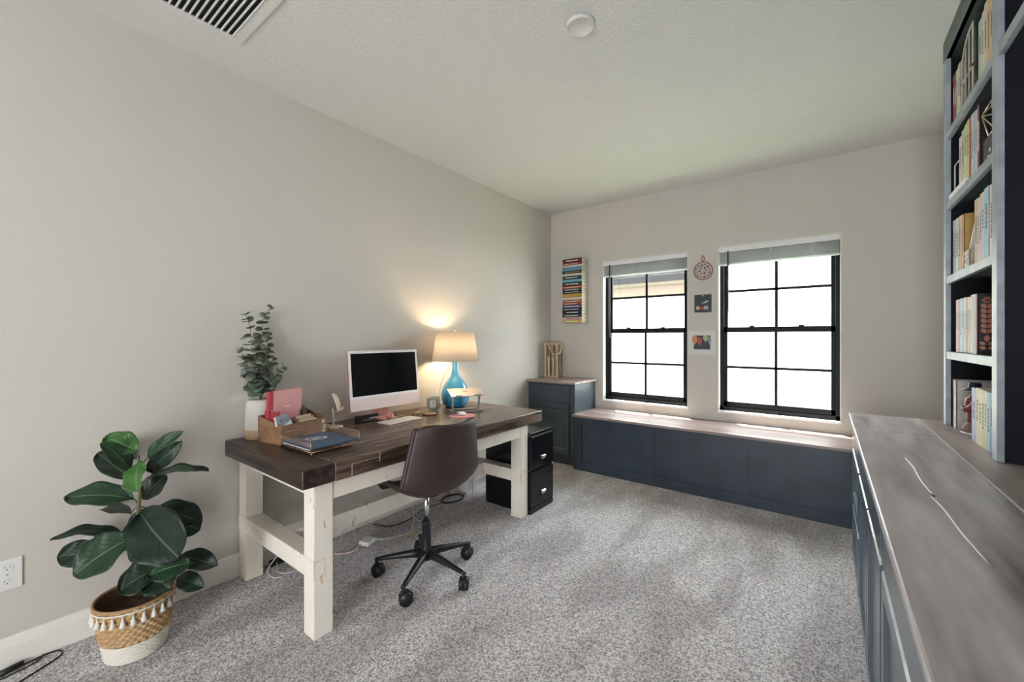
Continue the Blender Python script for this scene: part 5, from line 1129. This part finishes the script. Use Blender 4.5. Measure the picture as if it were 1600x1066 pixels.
# ------------------------------------------------------------------ vase with eucalyptus
VX, VY = -2.540, 1.000
va = thing('vase', 'ribbed cream vase with a bare wood foot band on the near left desk corner', 'vase', (VX, VY, TZ))
TV = Matrix.Translation((VX, VY, TZ))
def ribbed(prof_, n=144, amp=0.0012):
    v = []; f = []
    for r_, z in prof_:
        for i in range(n): a = 2*PI*i/n; q = r_-amp*abs(math.sin(a*22)); v.append((q*math.cos(a), q*math.sin(a), z))
    for k in range(len(prof_)-1):
        for i in range(n): f.append((k*n+i, k*n+(i+1) % n, (k+1)*n+(i+1) % n, (k+1)*n+i))
    return v, f
b = B(); v, f = ribbed([(0.0775, 0.052), (0.0765, 0.10), (0.074, 0.16), (0.070, 0.198)]); b._add(v, f, TV, True)
b.lathe([(0.0700, 0.198), (0.067, 0.208), (0.060, 0.215), (0.040, 0.217), (0.036, 0.214), (0.034, 0.17), (0.001, 0.165)], 48, TV, cap=False); b.build('vase_body', mat('matte cream ceramic', (0.68, 0.64, 0.57), 0.7), va)
b = B(); v, f = ribbed([(0.0740, 0.0006), (0.0760, 0.008), (0.0778, 0.0515)], amp=0.0008); b._add(v, f, TV, True); b.lathe([(0.001, 0.0006), (0.0738, 0.0006)], 40, TV, cap=False); b.build('foot_band', mat('bare tan wood band', (0.52, 0.36, 0.23), 0.6), va)
eu = thing('eucalyptus', 'bunch of grey green eucalyptus sprigs standing in the cream vase', 'plant', (VX, VY, TZ+0.2))
ED = (Vector((VX, VY, 0))).dot(FWD)
def z4(zx, zy, d=0): return at(360+zx/6.667, 470+zy/6.667, ED+d)
ME = [mat('grey green eucalyptus leaf', (0.14, 0.18, 0.135), 0.55, var=0.35, vscale=30), mat('dark eucalyptus leaf', (0.06, 0.085, 0.05), 0.55, var=0.3, vscale=30), mat('pale eucalyptus leaf', (0.24, 0.28, 0.22), 0.55, var=0.25, vscale=30)]
SP = [[(320, 1000, 0), (300, 800, 0.0), (330, 560, 0.02), (335, 330, 0.03), (340, 205, 0.03), (380, 140, 0.02), (430, 55, 0.02)],
      [(310, 1000, 0), (280, 820, -0.02), (240, 600, -0.04), (215, 400, -0.04), (205, 270, -0.04), (150, 130, -0.04)],
      [(305, 1000, 0), (250, 800, 0.02), (190, 640, 0.04), (150, 480, 0.05), (140, 330, 0.05), (125, 215, 0.05)],
      [(320, 1000, 0), (340, 820, -0.04), (370, 640, -0.06), (385, 480, -0.06), (385, 330, -0.06), (395, 270, -0.06)],
      [(325, 1000, 0), (370, 850, 0.0), (400, 720, 0.02), (440, 620, 0.02), (470, 590, 0.02)],
      [(330, 1000, 0), (380, 860, -0.03), (450, 800, -0.05), (510, 730, -0.05), (545, 690, -0.05)],
      [(305, 1000, 0), (270, 850, -0.06), (250, 700, -0.07), (270, 520, -0.07), (300, 380, -0.07)],
      [(300, 1000, 0), (240, 880, 0.0), (190, 800, 0.0), (160, 740, 0.0)],
      [(300, 1000, 0), (230, 800, 0.0), (150, 620, 0.0), (100, 500, 0.0), (90, 340, 0.0)],
      [(320, 1000, 0), (310, 860, 0.07), (330, 680, 0.09), (360, 520, 0.09), (300, 430, 0.09)]]
R = random.Random(11)
for k, sp_ in enumerate(SP):
    P = spline([Vector((VX, VY, TZ+0.19))]+[z4(*p) for p in sp_], 6); 
    so_ = B().tube(P, 0.0017, 6).build('stem', mat('eucalyptus twig', (0.12, 0.10, 0.06), 0.6), eu)
    b = B(); mats = ME; acc = 0; step = 0.030
    tot_ = sum((P[i+1]-P[i]).length for i in range(len(P)-1)); run = 0; nextl = 0.075; idx = 0
    for i in range(len(P)-1):
        run += (P[i+1]-P[i]).length
        while run > nextl:
            nextl += step*R.uniform(0.8, 1.3); tpos = nextl/tot_; size = (0.034-0.019*min(1, max(0, tpos))**1.5)*R.uniform(0.85, 1.15)
            dr_ = (P[i+1]-P[i]).normalized(); a0_ = R.uniform(0, 6.28)
            for s_ in (0, PI):
                out = dr_.orthogonal().normalized(); out = Matrix.Rotation(a0_+s_, 3, dr_) @ out; out = (out+dr_*R.uniform(0.0, 0.5)).normalized()
                nm_ = (dr_-out*dr_.dot(out)+Vector((0.5, -0.4, 0.1))*R.uniform(0.0, 2.4)+Vector((R.uniform(-.5, .5), R.uniform(-.5, .5), 0))); nm_ = (nm_-out*nm_.dot(out)).normalized(); sd_ = out.cross(nm_); c = P[i+1]+out*(size*1.05)
                n = 10; vv = [c+nm_*(-0.12*size)]+[c+out*size*math.cos(2*PI*q/n)+sd_*size*0.92*math.sin(2*PI*q/n)+nm_*size*0.10*abs(math.sin(2*PI*q/n)) for q in range(n)]
                fl = len(b.bm.faces); b._add(vv, [(0, q+1, (q+1) % n+1) for q in range(n)], None, True)
                b.bm.faces.ensure_lookup_table(); mi = R.choice((0, 0, 1, 1, 2))
                for q in range(fl, len(b.bm.faces)): b.bm.faces[q].material_index = mi
    o = b.build('sprig_leaves', ME, so_, solid=0.0008)
for o in bpy.data.objects:
    if '_w' in o.keys(): del o['_w']
